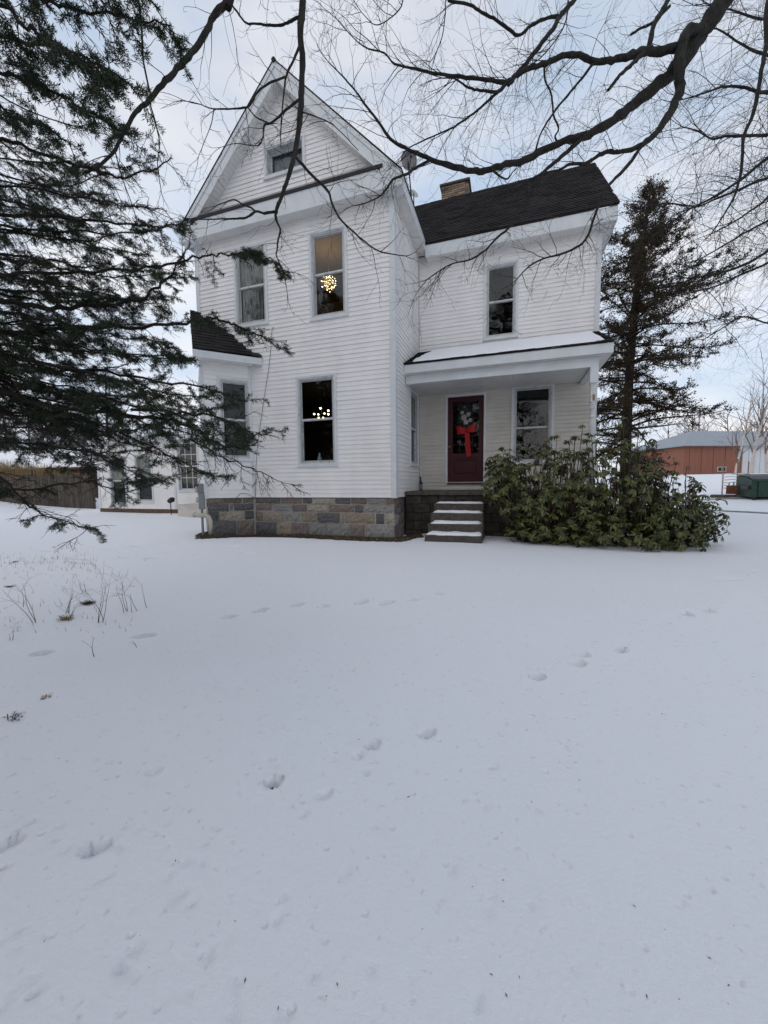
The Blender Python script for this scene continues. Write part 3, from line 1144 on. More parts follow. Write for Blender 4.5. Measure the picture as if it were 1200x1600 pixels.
# gable end fill under the porch roof
mb = MB()
mb.prism([(PX1 - 0.03, 0.76, 3.06), (PX1 - 0.03, S - .02, 3.06), (PX1 - 0.03, S - .02, porch_top(S) - .055)], (-0.02, 0, 0))
mb.build("porch_gable_panel", M['trim'], house)
# snow on the porch roof
nxs, nys = 90, 20
vs, fs = [], []
for j in range(nys + 1):
    for i in range(nxs + 1):
        u, v = i / nxs, j / nys
        x = 0.10 + u * 4.20
        y = 0.70 + v * 1.58
        left = 0.42 * (1 - 0.75 * v) * (1 - smooth((x - .1) / .5)) if False else 0
        edge = min(u * 4.16 / 0.12, (1 - u) * 4.16 / 0.15, .35 + v * 1.5 / 0.08, (1 - v) * 1.5 / 0.06, 1)
        nz = mnoise.noise(Vector((x * 1.3, y * 2.5, 1.7)))
        n2 = mnoise.noise(Vector((x * 5, y * 5, 4.7)))
        cut = 1.0
        # bare shingles at the left end and in a gap along the wall, left part
        if x < 0.10 + 0.20 * smooth((y - .8) / 1.4) + 0.10 + 0.04 * n2: cut = 0
        if y > 2.14 + 0.03 * n2 and 0.6 < x < 1.75: cut = 0
        if y > 2.20 + .03 * n2 and x < 0.7: cut = 0
        if x > 3.2 and y < 0.72 + (x - 3.2) * 0.08 + 0.02 * n2: cut = 0
        if x > 4.23 + .03 * n2: cut = 0
        h = (0.05 + 0.02 * nz + 0.006 * n2) * smooth(edge) * cut - 0.012 * (1 - cut) - 0.006
        p = Vector((x, y, porch_top(y) + 0.018)) + Vector((0, -0.43, 0.9)) * h
        vs.append(tuple(p))
for j in range(nys):
    for i in range(nxs):
        a = j * (nxs + 1) + i
        fs.append((a, a + 1, a + nxs + 2, a + nxs + 1))
np_o = np_mesh("snow", np.array(vs), np.array(fs), M['roof_snow'], proof, True)
np_o["kind"] = "stuff"

# turned post
PXc, PYc = 4.055, 0.92
mb = MB()
mb.cbox(PXc - .078, PXc + .078, PYc - .078, PYc + .078, 2.36, 2.688, 0.006)
post = mb.build("porch_post", M['trim'], house)
mb = MB()
mb.cbox(PXc - .06, PXc + .06, PYc - .06, PYc + .06, 1.97, 2.359, 0.008)
mb.cbox(PXc - .06, PXc + .06, PYc - .06, PYc + .06, 0.135, 0.75, 0.008)
mb.build("post_block", M['trim_old'], post)
mb = MB()
mb.lathe([(.058, .751), (.06, .78), (.042, .80), (.055, .83), (.05, .9), (.042, 1.2), (.05, 1.5), (.056, 1.6), (.04, 1.63), (.058, 1.66), (.058, 1.69),
          (.038, 1.71), (.04, 1.75), (.056, 1.83), (.06, 1.88), (.045, 1.91), (.06, 1.93), (.06, 1.969)], PXc, PYc, 16)
mb.build("turned_shaft", M['trim_old'], post, True)
mb = MB()
mb.cbox(PXc - .02, PXc + .025, PYc - .0615, PYc - .055, 2.0, 2.13, 0.002)
mb.build("bare_wood_patch", M['tan_wood'], post)

# porch floor on its block wall
mb = MB()
mb.cbox(0.03, W2, PF - 0.04, S - 0.0, 0.03, 0.125, 0.012)
mb.build("porch_floor", M['porch_floor'], house)
mb = MB()
mb.box(0.03, W2, PF + 0.06, S, -1.2, 0.029)
pbase = mb.build("porch_base", M['base_mortar'], house)
for r_ in range(5):
    zt = 0.02 - r_ * 0.205
    u = 0.035 - (0.2 if r_ % 2 else 0)
    while u < W2:
        a, b = max(u, 0.035), min(u + 0.39, W2)
        if b - a > .06:
            mb = MB()
            mb.cbox(a + .004, b - .004, PF + .02, PF + .07, zt - .197, zt - .004, 0.008)
            mb.build("block", M['porch_block'], pbase)
        u += 0.4
mb = MB()
mb.box(0.8, 1.76, S - 0.05, S - 0.019, 0.28, 0.325)
mb.build("door_sill", M['concrete'], house)

# door
mb = MB()
ring(mb, TR, 0.745, 1.815, 0.325, 2.69, 0.058, 0.0, 0.036, 0.012)
dframe = mb.build("door_frame", M['trim'], house)
mb = MB()
ring(mb, TR, 0.806, 1.754, 0.345, 2.625, 0.13, -0.07, -0.025, 0.18)
mb.box(0.936, 1.624, -0.07, -0.025, 0.98, 1.12, TR)
door = mb.build("door", M['door'], house)
mb = MB()
mb.box(0.936, 1.624, -0.068, -0.045, 0.526, 0.98, TR)
mb.cbox(0.99, 1.57, -0.045, -0.030, 0.58, 0.92, 0.012, TR)
mb.build("door_panel", M['door'], door)
mb = MB()
mb.box(0.936, 1.624, -0.055, -0.049, 1.12, 2.494, TR)
mb.build("pane", M['glass'], door)
mb = MB()
for i in range(1, 4):
    u = 0.936 + 0.688 * i / 4
    mb.box(u - .006, u + .006, -0.048, -0.040, 1.12, 2.494, TR)
for i in range(1, 6):
    zz = 1.12 + 1.374 * i / 6
    mb.box(0.936, 1.624, -0.0395, -0.034, zz - .006, zz + .006, TR)
mb.build("leading", M['black'], door)
mb = MB()
mb.ball(TR(0.86, 0.03, 1.30), 0.032, 10, 6)
mb.tube([TR(0.86, -0.025, 1.30), TR(0.86, 0.02, 1.30)], 0.012, 8)
mb.build("handle", M['brass'], door, True)

# ---- stone foundation
mb = MB()
mb.box(-3.75, -0.045, 0.03, 0.4, -1.35, -0.004)
mb.box(-0.30, -0.045, 0.40, S, -1.35, -0.004)
found = mb.build("foundation", M['mortar'], house)


def stone_course(T, splits, z0, z1, kinds, parent):
    for (a, b), k in zip(zip(splits[:-1], splits[1:]), kinds):
        if b - a < 0.03: continue
        g = 0.013
        mb = MB()
        pr = R.uniform(0.0, 0.022)
        # face subdivided so that it bulges unevenly
        n, m = max(3, int((b - a) / .07)), 4
        rg = random.Random(int(a * 1000) + int(z0 * 777))
        grid = []
        for j in range(m + 1):
            rowp = []
            for i in range(n + 1):
                u, v = i / n, j / m
                ed = min(u * n, (1 - u) * n, v * m, (1 - v) * m, 1.0)
                h = 0.004 + pr + (0.022 * smooth(ed)) + (rg.uniform(-.020, .020) if ed > 0.1 else 0)
                du = rg.uniform(-.008, .008) if 0 < i < n else rg.uniform(-.005, .005)
                dv = rg.uniform(-.008, .008)
                rowp.append(T(a + g + (b - a - 2 * g) * u + du, h, z0 + g + (z1 - z0 - 2 * g) * v + dv))
            grid.append(rowp)
        for j in range(m):
            for i in range(n):
                mb.face(grid[j][i], grid[j][i + 1], grid[j + 1][i + 1], grid[j + 1][i])
        N = lambda p: p + (T(0, -0.06, 0) - T(0, 0, 0))
        border = [grid[0][i] for i in range(n + 1)] + [grid[j][n] for j in range(1, m + 1)] + [grid[m][i] for i in range(n - 1, -1, -1)] + [grid[j][0] for j in range(m - 1, 0, -1)]
        for p, q in zip(border, border[1:] + border[:1]):
            mb.face(N(p), N(q), q, p)
        mb.build("stone", M[k], parent)


def px_u(pxs, zc):
    return [on(280 + c / 3.0, 480 + (890 - zc * 180) / 3.0, (0, 1, 0), 0).x + W1 for c in pxs]


C = [(-0.005, -0.165, (355, 400, 470, 575, 622, 728, 803, 878, 968, 1012), "brown slate brown slate buff slate brown grey brown"),
     (-0.165, -0.36, (355, 437, 525, 597, 698, 820, 862, 1012), "purple grey purple buff brown slate grey"),
     (-0.36, -0.62, (355, 390, 482, 568, 643, 750, 772, 918, 960, 1012), "brown buff grey tan slate buff tan slate buff"),
     (-0.62, -0.98, (355, 455, 525, 605, 690, 800, 870, 1012), "slate tan purple grey grey brown grey")]
TFf = frame((-W1, 0.035, 0), (1, 0, 0), (0, -1, 0))
for z1, z0, sp, kd in C:
    u = px_u(sp, (z0 + z1) / 2)
    u[-1] = W1 - 0.03
    stone_course(TFf, u, z0, z1, kd.split(), found)
TSf = frame((-0.045, 0, 0), (0, 1, 0), (1, 0, 0))
for z1, z0, sp, kd in ((-.005, -.2, (.03, .33, .76), "brown slate"), (-.2, -.4, (.03, .22, .5, .76), "slate brown slate"),
                       (-.4, -.65, (.03, .36, .76), "grey brown"), (-.65, -.98, (.03, .24, .76), "brown purple")):
    stone_course(TSf, list(sp), z0, z1, kd.split(), found)

# ---- corner bay set diagonally
A0, B0 = Vector((-3.745, 0, 0)), Vector((-4.535, -0.79, 0))
q2 = math.sqrt(0.5)
BL = (B0 - A0).length
TB = frame(B0, A0 - B0, (q2, -q2, 0))                     # visible face, u from the outer corner
C0 = B0 + Vector((-q2, q2, 0)) * 2.3
TB2 = frame(C0, B0 - C0, (-q2, -q2, 0))
OB = [(0.395, 1.045, 0.98, 2.86)]
siding(TB, BL, 0.0, 3.25, OB, M['siding'], None, house)
siding(TB2, 2.3, 0.0, 3.3, [], M['siding'], None, house)
wall_core(TB, BL, 0, 3.25, OB, parent=house, name="bay_wall")
wall_core(TB2, 2.3, 0, 3.3, [], parent=house, name="bay_wall")
window(TB, *OB[0], house, 0.5)
mb = MB()
for q in (((.02, -.7), (1.10, -.7)), ((.02, -.125), (.02, -.7)), ((1.10, -.125), (1.10, -.7))):
    (ua, na), (ub, nb) = q
    mb.face(TB(ua, na, .3), TB(ub, nb, .3), TB(ub, nb, 3.1), TB(ua, na, 3.1))
mb.face(TB(.02, -.125, 3.1), TB(1.10, -.125, 3.1), TB(1.10, -.7, 3.1), TB(.02, -.7, 3.1))
mb.face(TB(.02, -.125, .3), TB(1.10, -.125, .3), TB(1.10, -.7, .3), TB(.02, -.7, .3))
mb.build("room", M['room_dark'], house)
mb = MB()
mb.box(-0.026, 0.05, 0.0, 0.026, -0.01, 3.24, TB)
mb.box(2.3 - 0.05, 2.3 - 0.0, 0.0, 0.026, -0.01, 3.24, TB2)
mb.box(BL - 0.05, BL - 0.004, 0.001, 0.028, 0.0, 3.24, TB)
mb.build("corner_board", M['trim'], house)
# bay roof: ridge runs back from the gable point to the house corner
ro = 0.30
e0 = B0 + Vector((q2, -q2, 0)) * ro + Vector((-q2, -q2, 0)) * 0.16
e1 = Vector((-3.41, 0.04, 0))
ev, rz = 3.425, 4.745
r0 = e0 + Vector((-q2, q2, 0)) * 1.287
r1 = Vector((-5.27, 0.0, 0)) + Vector((q2, q2, 0)) * 0.02
P = lambda v, z: Vector((v.x, v.y, z))
mb = MB()
mb.prism([P(e0, ev), P(e1, ev), P(r1, rz), P(r0, rz)], (0, 0, -0.03))
l0 = r0 + Vector((-q2, q2, 0)) * .4
l1 = r1 + Vector((-q2, q2, 0)) * .4 + Vector((q2, q2, 0)) * 1.2
ev2 = rz - (rz - ev) * .4 / 1.287
mb.prism([P(r0, rz), P(r1 + Vector((q2, q2, 0)) * 1.2, rz), P(l1, ev2), P(l0, ev2)], (0, 0, -0.03))
broof = mb.build("bay_roof", M['shingle'], house)
Ub = Vector((q2, q2, 0))
Vb = Vector((-q2 * 1.287, q2 * 1.287, rz - ev))
vl = Vb.length
lenb = (e1 - e0).length
shingle_field(P(e0, ev), Ub, Vb, lenb + .3, vl, lambda u, v: u < (lenb - .03) + (((r1 - r0).dot(Ub)) - lenb) * (v / vl), parent=broof, seed=5, tab=0.22, exp=0.13)
TBe = frame(e0, A0 - B0, (q2, -q2, 0))
mb = MB()
mb.box(0.0, lenb - 0.03, -0.025, 0.0, 3.235, 3.392, TBe)
mb.prism([TBe(0, -0.026, 3.235), TBe(0, -0.026, 3.39), P(r0, rz - .035), P(r0, rz - .2)], Ub * 0.025)
mb.build("fascia", M['trim'], broof)
mb = MB()
soffit_strips(mb, TBe(0.03, -ro + .002, 3.24), Ub * (lenb - 0.25), Vector((q2, -q2, 0)) * (ro - .03), 12)
mb.build("soffit", M['soffit'], broof)
# gable panel over the outer face
mb = MB()
pk = B0 + Vector((-q2, q2, 0)) * 1.15
mb.prism([P(B0, 3.25), P(C0, 3.25), P(pk, 4.5)], Ub * 0.1)
mb.build("bay_gable_panel", M['siding'], house)
mb = MB()
for x0, n0 in ((0.03, -0.4),):
    mb.box(0.03, BL + .18, -0.5, -0.03, -1.35, -0.004, TB)
    mb.box(0.0, 2.27, -0.5, -0.03, -1.35, -0.004, TB2)
bfound = mb.build("bay_foundation", M['mortar'], house)
TBf = frame(B0 + Vector((-q2, q2, 0)) * 0.03, A0 - B0, (q2, -q2, 0))


def px_b(pxs, yc):
    r = []
    for c in pxs:
        p = on(280 + c / 3.0, yc, (q2, -q2, 0), (q2 * A0.x - q2 * A0.y))
        r.append((p - B0).dot(Ub))
    return r


for z1, z0, sp, kd, yc in ((-.005, -.145, (147, 205, 297, 355), "brown brown brown", 783), (-.145, -.33, (147, 234, 256, 355), "slate grey slate", 793),
                           (-.33, -.57, (150, 187, 305, 355), "slate buff slate", 808), (-.57, -.98, (153, 270, 355), "slate brown", 822)):
    u = px_b(sp, yc)
    u[0] = 0.035
    u[-1] = BL - 0.02
    stone_course(TBf, u, z0, z1, kd.split(), bfound)

# ---- house extension on the far left
YE = 4.5
XE0 = -15.75
TE = frame((XE0, YE, 0), (1, 0, 0), (0, -1, 0))
elen = -5.4 - XE0
oe = []
for a, b, c, d in ((171, 197, 715, 788), (211, 238, 711, 783), (277, 309, 691, 766)):
    pa, pb = on(a, c, (0, 1, 0), YE), on(b, d, (0, 1, 0), YE)
    oe.append((pa.x - XE0, pb.x - XE0 + .06, pb.z, pa.z))
siding(TE, elen, -0.70, 2.34, oe, M['siding'], None, house)
wall_core(TE, elen, -0.72, 2.34, oe, parent=house, name="extension_wall")
window(TE, *oe[0], house, 0.5, blind=0.5)
window(TE, *oe[1], house, 0.5, blind=0.5)
window(TE, *oe[2], house, 0.5, muntins=(3, 2), storm=False)
mb = MB()
mb.box(XE0, XE0 + .12, YE + .12, YE + 5, -.8, 2.3)
mb.build("extension_wall", M['siding'], house)
room(XE0 + .15, -5.5, YE + .125, YE + 4, -0.6, 2.3, M['room_dark'])
mb = MB()
mb.prism([(XE0 - .2, YE - .25, 2.36), (XE0 - .2, YE - .25, 2.42), (XE0 - .2, YE + 3.2, 3.3), (XE0 - .2, YE + 3.2, 3.2)], (elen + .2, 0, 0))
mb.prism([(XE0 - .2, YE + 3.2, 3.2), (XE0 - .2, YE + 3.2, 3.3), (XE0 - .2, YE + 6.6, 2.4), (XE0 - .2, YE + 6.6, 2.3)], (elen + .2, 0, 0))
eroof = mb.build("extension_roof", M['shingle'], house)
mb = MB()
mb.prism([(XE0 - .15, YE - .22, 2.422), (XE0 - .15, YE - .2, 2.5), (XE0 - .15, YE + 3.2, 3.385), (XE0 - .15, YE + 3.2, 3.302)], (elen + .1, 0, 0))
mb.build("snow", M['roof_snow'], eroof, kind="stuff")
mb = MB()
mb.box(XE0 - .2, -5.4, YE - .27, YE - .245, 2.22, 2.40)
mb.build("fascia", M['trim'], eroof)
mb = MB()
mb.box(XE0 - .2, -5.4, YE - .244, YE - .03, 2.23, 2.25)
mb.build("soffit", M['soffit'], eroof)
mb = MB()
mb.box(XE0, -5.4, YE - .01, YE + .2, -1.3, -0.702)
mb.build("extension_foundation", M['found_brown'], house)
xc = on(273, 740, (0, 1, 0), YE).x
mb = MB()
mb.box(xc - .06, xc + .06, YE - .03, YE - .0, -.7, 2.2)
mb.box(XE0 - .02, XE0 + .1, YE - .03, YE - .0, -.7, 2.2)
mb.build("corner_board", M['trim'], house)
# low sloping cellar hatch beside the meters
pa, pb, pc = on(277, 778, (0, 1, 0), 3.4), on(299, 797, (0, 1, 0), 3.4), on(318, 797, (0, 1, 0), 3.4)
mb = MB()
mb.prism([(pa.x, 3.4, -1.1), (pa.x, 3.4, pa.z - .25), (pb.x, 3.4, pb.z), (pc.x + .5, 3.4, pb.z), (pc.x + .5, 3.4, -1.1)], (0, .9, 0))
mb.build("cellar_hatch", M['siding_porch'], house)

# bare soil along the foundation
mb = MB()
path = [(-5.3, 0.35), (-5.0, -0.45), (-4.62, -0.86), (-4.2, -0.62), (-3.7, -0.2), (-3.0, -0.1), (-2.0, -0.09), (-1.0, -0.08), (-0.2, -0.08), (0.1, -0.05), (0.45, .45)]
outs = [(-5.55, 0.2), (-5.2, -0.55), (-4.7, -1.08), (-4.15, -0.95), (-3.6, -0.52), (-3.0, -0.36), (-2.0, -0.34), (-1.0, -0.28), (-0.2, -0.25), (0.25, -0.2), (0.68, .05)]
N = 10
prev = None
for i in range((len(path) - 1) * N + 1):
    k, t = min(i // N, len(path) - 2), (i - min(i // N, len(path) - 2) * N) / N
    a = Vector(path[k]).lerp(Vector(path[k + 1]), t)
    c = Vector(outs[k]).lerp(Vector(outs[k + 1]), t)
    a = a + (a - c) * 0.6
    c = a + (c - a) * (0.75 + 0.35 * R.random())
    mid = a.lerp(c, .55)
    row = [Vector((a.x, a.y, gz(a.x, a.y) + .06)), Vector((mid.x, mid.y, gz(mid.x, mid.y) + .055 + R.uniform(-.01, .02))), Vector((c.x, c.y, gz(c.x, c.y) - .01))]
    if prev:
        for q in (0, 1): mb.face(prev[q], row[q], row[q + 1], prev[q + 1])
    prev = row
tag(mb.build("bare_soil", M['soil'], None, True), kind="structure")

# ------------------------------------------------------------------ steps and small things by the house
steps = empty("concrete_steps", (1.33, 0.1, -0.85), "four snow dusted concrete steps leading up to the porch", "steps")


def snow_cap(name, x0, x1, y0, y1, z, th, parent, seed):
    nx_, ny_ = 26, 8
    vs, fs = [], []
    for j in range(ny_ + 1):
        for i in range(nx_ + 1):
            u, v = i / nx_, j / ny_
            x, y = x0 + (x1 - x0) * u, y0 + (y1 - y0) * v
            n1 = mnoise.noise(Vector((x * 6, y * 8, seed)))
            e = min(u, 1 - u) * (x1 - x0) / 0.05
            e2 = (v * (y1 - y0) - 0.025 - 0.03 * n1) / 0.03
            h = smooth(min(e - .3 + n1, e2, 1)) * (th + 0.012 * n1)
            vs.append((x, y, z - 0.006 + h))
    for j in range(ny_):
        for i in range(nx_):
            a = j * (nx_ + 1) + i
            fs.append((a, a + 1, a + nx_ + 2, a + nx_ + 1))
    o = np_mesh(name, np.array(vs), np.array(fs), M['roof_snow'], parent, True)
    o["kind"] = "stuff"
    return o


prev_z = -1.3
for i, (yf, yb, zt) in enumerate(((-.47, -.17, -.75), (-.17, .13, -.545), (.13, .43, -.34), (.43, .69, -.145))):
    mb = MB()
    mb.cbox(0.755 + .01 * i, 1.915 - .008 * i, yf, PF + .019, max(prev_z, zt - .24), zt, 0.014, None, 0.006)
    st = mb.build("step", M['concrete'], steps)
    snow_cap("snow", 0.775 + .01 * i, 1.90 - .008 * i, yf + .012, yb - .004, zt, 0.052 if i < 3 else 0.038, st, i * 3.7)
    prev_z = zt + 0.0015

# swag and bow on the door
wr = empty("door_swag", (1.30, S - .03, 1.85), "dark evergreen swag with pale blossoms and a long red bow on the door", "wreath")
mb = MB()
rg = random.Random(4)
for k in range(160):
    a = rg.uniform(0, 2 * PI)
    r = 0.17 + rg.gauss(0, 0.05)
    c = Vector((1.30 + r * math.cos(a) * .95, -0.015, 1.97 + r * math.sin(a) * 1.5))
    d = Vector((rg.uniform(-1, 1), rg.uniform(-.2, .9), rg.uniform(-1, 1))).normalized() * rg.uniform(.05, .11)
    p0 = Vector((c.x, S - .03 - abs(c.y), c.z))
    p1 = p0 + Vector((d.x, -abs(d.y) * .6, d.z))
    mb.tube([p0, p0.lerp(p1, .5), p1], [.006, .010, .002], 4)
mb.build("greenery", M['needle'], wr, kind="stuff")
mb = MB()
for cx_, cz_, r in ((1.245, 2.05, .075), (1.36, 2.13, .055), (1.41, 1.98, .05), (1.20, 2.19, .045), (1.30, 1.93, .06)):
    for k in range(7):
        a = 2 * PI * k / 7 + cx_ * 9
        mb.prism([TR(cx_, .075, cz_), TR(cx_ + r * math.cos(a - .35), .085, cz_ + r * math.sin(a - .35)), TR(cx_ + 1.15 * r * math.cos(a), .06, cz_ + 1.15 * r * math.sin(a)),
                  TR(cx_ + r * math.cos(a + .35), .085, cz_ + r * math.sin(a + .35))], (0, .004, 0))
    mb.ball(TR(cx_, .085, cz_), .016, 6, 4)
mb.build("blossom", M['blossom'], wr)


def ribbon(pts, w, mb_):
    """Ribbon of width w: pts are (u, n, z) with the width mostly vertical or horizontal."""
    P_ = [TR(*p[:3]) for p in pts]
    W_ = [p[3] for p in pts]
    prev = None
    for p, (du, dz) in zip(P_, W_):
        a, c = p + Vector((du * w, 0, dz * w)), p - Vector((du * w, 0, dz * w))
        if prev:
            mb_.face(prev[0], a, c, prev[1])
            q = Vector((0, .004, 0))
            mb_.face(prev[1] + q, c + q, a + q, prev[0] + q)
        prev = (a, c)


mb = MB()
for sg in (-1, 1):
    P_ = []
    for i in range(13):
        t = i / 12 * 2 * PI
        u = 1.31 + sg * (0.125 - 0.125 * math.cos(t))
        n_ = 0.10 + 0.045 * math.sin(t)
        wv = 0.35 + 0.65 * math.sin(t / 2)
        P_.append((u, n_, 1.70 + (0.02 if sg < 0 else 0.07) * math.sin(t / 2), (0.12 * sg, wv)))
    ribbon(P_, 0.115, mb)
mb.build("bow_loops", M['red_ribbon'], wr, True)
mb = MB()
ribbon([(1.32, .10, 1.72, (1, 0)), (1.345, .11, 1.5, (1, .1)), (1.355, .09, 1.3, (1, .1)), (1.375, .085, 1.13, (1, .25)), (1.38, .085, 1.02, (1, .35))], 0.062, mb)
ribbon([(1.33, .095, 1.72, (1, 0)), (1.33, .085, 1.5, (1, 0)), (1.33, .08, 1.3, (1, 0)), (1.34, .075, 1.17, (1, -.3))], 0.05, mb)
mb.build("ribbon_tail", M['red_ribbon'], wr, True)
mb = MB()
mb.ball(TR(1.315, .125, 1.705), .04, 10, 6)
mb.build("bow_knot", M['red_ribbon'], wr, True)

# small lantern in the corner of the porch
lp = on(658, 765, (0, 1, 0), S - .2)
lan = empty("lantern", (lp.x, lp.y, .126), "small black lantern standing in the inner corner of the porch", "lantern")
mb = MB()
lx, ly = lp.x, lp.y
mb.lathe([(.055, .126), (.055, .14), (.035, .15), (.035, .155)], lx, ly, 10)
for k in range(4):
    a = PI / 4 + k * PI / 2
    mb.tube([(lx + .034 * math.cos(a), ly + .034 * math.sin(a), .155), (lx + .034 * math.cos(a), ly + .034 * math.sin(a), .30)], .005, 4)
mb.build("body", M['black'], lan)
mb = MB()
mb.lathe([(.028, .155), (.028, .25), (.02, .26)], lx, ly, 10)
mb.build("candle", M['jamb_dark'], lan)
mb = MB()
mb.lathe([(.05, .30), (.05, .31), (.018, .36), (.012, .40), (.004, .44)], lx, ly, 10)
mb.build("lid", M['black'], lan)
lan2 = MB()
lan2.tube([(0.05, S - .05, .126), (0.05, S - .05, .46)], .012, 6)
lan2.tube([(0.05, S - .05, .46), (0.05, S - .045, .50)], .022, 6)
tag(lan2.build("umbrella", M['black'], None), "slim black stick propped upright beside the lantern", "stick").name = "walking_stick"

# satellite dishes above the side eave
def roof_z(x): return RZ - abs(x - APX) * SLOPE


c = on(639, 250, (0, 1, 0), 1.25)
dish = empty("satellite_dish", (c.x - .1, 1.35, roof_z(c.x - .1)), "round grey satellite dish on a thin mast above the side eave", "satellite dish")
ax = (CAM - c).normalized()
ax = (ax + Vector((0.25, 0, 0.35))).normalized()
u = ax.orthogonal().normalized()
w = ax.cross(u)
mb = MB()
rad, rings, nseg = 0.20, 5, 20
grid = []
for j in range(rings + 1):
    r = rad * j / rings
    grid.append([c - ax * (0.06 * (1 - (r / rad) ** 2)) + u * (r * math.cos(2 * PI * k / nseg)) + w * (r * math.sin(2 * PI * k / nseg)) for k in range(nseg)])
for th in (0, -.012):
    for j in range(rings):
        for k in range(nseg):
            k2 = (k + 1) % nseg
            q = [grid[j][k], grid[j][k2], grid[j + 1][k2], grid[j + 1][k]]
            q = [p + ax * th for p in q]
            if j == 0: q = q[:1] + q[2:]
            mb.face(*(q if th == 0 else q[::-1]))
mb.build("reflector", M['dish'], dish, True)
mb = MB()
foot = Vector((0.10, 1.3, roof_z(.10) - .02))
mb.tube([c - ax * .07, foot + Vector((0, 0, .05)), foot], .016, 8)
mb.build("mast", M['black'], dish)
mb = MB()
mb.tube([c - ax * .05 - Vector((0, 0, .19)), c + ax * .1 - Vector((0, 0, .12)), c + ax * .18 - Vector((0, 0, .02))], .009, 6)
mb.ball(c + ax * .18, .03, 8, 5)
mb.build("feed_arm", M['black'], dish)
c = on(646.5, 302, (0, 1, 0), 1.75)
d2 = empty("roof_lamp_globe", (c.x, c.y, c.z), "pale rounded small dish peeping over the side eave below the larger one", "satellite dish")
d2.name = "satellite_dish.001"
mb = MB()
ax2 = Vector((0.5, -0.5, .3)).normalized()
mb.lathe([(.005, -.05), (.08, -.03), (.13, 0.0), (.12, .01), (.07, -.02), (.005, -.035)], 0, 0, 18)
rotm = ax2.to_track_quat('Z', 'Y').to_matrix()
mb.v = [tuple(c + rotm @ Vector(q)) for q in mb.v]
mb.build("reflector", M['dish_light'], d2, True)
mb = MB()
mb.tube([c, Vector((c.x, c.y + .02, roof_z(c.x) - .02))], .014, 6)
mb.build("mast", M['black'], d2)

# chandeliers seen through the two windows
c = on(514, 442, (0, 1, 0), 1.25)
ch = empty("starburst_chandelier", c, "glowing starburst chandelier hanging behind the tall upper window", "chandelier")
rg = random.Random(21)
rods, tips = MB(), MB()
for k in range(110):
    zc = 1 - 2 * (k + .5) / 110
    a = k * 2.39996
    d = Vector((math.sqrt(1 - zc * zc) * math.cos(a), math.sqrt(1 - zc * zc) * math.sin(a), zc))
    L = 0.22 * rg.uniform(.85, 1.08)
    rods.tube([c + d * .03, c + d * L], .0022, 3)
    if k % 2 == 0:
        tips.ball(c + d * (L * rg.uniform(.55, 1.0)), .0085, 6, 4)
rods.build("rods", M['brass'], ch, kind="stuff")
tips.build("led_tips", M['bulb2'], ch, kind="stuff")
mb = MB()
mb.ball(c, .03, 10, 6)
mb.tube([c, Vector((c.x, c.y, 6.419))], .006, 6)
mb.build("stem", M['brass'], ch)
ld = bpy.data.lights.new("chandelier_light", 'POINT')
ld.energy = 17
ld.color = (1.0, .74, .40)
ld.shadow_soft_size = .08
lo = bpy.data.objects.new("chandelier_light", ld)
lo.location = c + Vector((0, 0, .26)) - Vector(ch.location)
lo.parent = ch
col.objects.link(lo)

bulbs = [(491, 647), (497.5, 647.5), (500.7, 638), (506.8, 646), (513, 641.7), (513, 647.2), (498, 653), (505, 653)]
pts = [on(x, y, (0, 1, 0), 1.7 + .24 * math.sin(i * 2.3)) for i, (x, y) in enumerate(bulbs)]
cc = sum(pts, Vector()) / len(pts) + Vector((0, 0, .02))
ch = empty("branch_chandelier", cc, "lit branch chandelier of small round bulbs behind the lower front window", "chandelier")
mb = MB()
mb.tube([cc, Vector((cc.x, cc.y, 2.999))], .008, 6)
mb.ball(cc, .025, 8, 5)
mb.build("stem", M['black'], ch)
for p in pts:
    mb = MB()
    mb.tube([cc, cc.lerp(p, .6) - Vector((0, 0, .03)), p - Vector((0, 0, .02))], .005, 5)
    arm = mb.build("arm", M['black'], ch)
    mb = MB()
    mb.ball(p, .024, 8, 6)
    mb.build("bulb", M['bulb'], arm, True)
# figurine on the window stool inside
mb = MB()
f0 = on(500, 714, (0, 1, 0), .30)
stool = MB()
stool.box(-2.44, -1.42, .125, .42, .775, .806)
stool.build("window_stool", M['wood_table'], house)
z0_ = 0.807
mb.lathe([(.07, z0_), (.075, z0_ + .02), (.06, z0_ + .06), (.065, z0_ + .10), (.05, z0_ + .16), (.022, z0_ + .20), (.03, z0_ + .23), (.028, z0_ + .26), (.008, z0_ + .285)], f0.x, .28, 12)
tag(mb.build("figurine", M['figurine'], None, True), "small pale figurine standing inside the lower front window", "figurine")

# meters, conduits, drain pipe and cable at the bay corner
def on_b2(u, n, z): return TB2(2.3 - u, n, z)


for nm, lab, u0_, u1_, z0, z1, cz in (("electric_meter", "grey electric meter box next to the bay corner", .10, .36, -.27, .10, 0), ("electric_meter", "grey meter box set back behind the one at the bay corner", .66, .96, -.05, .36, 1)):
    e_ = empty(nm, on_b2((u0_ + u1_) / 2, 0, z0), lab, "meter box")
    mb = MB()
    T_ = lambda a, b, z: on_b2(a, b, z)
    mb.cbox(u0_, u1_, 0.03, 0.17, z0, z1, .012, T_)
    mb.build("box", M['meter'], e_)
    mb = MB()
    pc_ = on_b2((u0_ + u1_) / 2, .17, z0 + (z1 - z0) * .62)
    pd_ = on_b2((u0_ + u1_) / 2, .23, z0 + (z1 - z0) * .62)
    mb.tube([pc_, pd_], .075, 14)
    mb.build("dial", M['dish_light'], e_)
    mb = MB()
    b0 = on_b2((u0_ + u1_) / 2, .10, z0)
    mb.tube([b0, Vector((b0.x, b0.y, -1.1))], .024, 8)
    mb.build("conduit", M['meter'], e_)
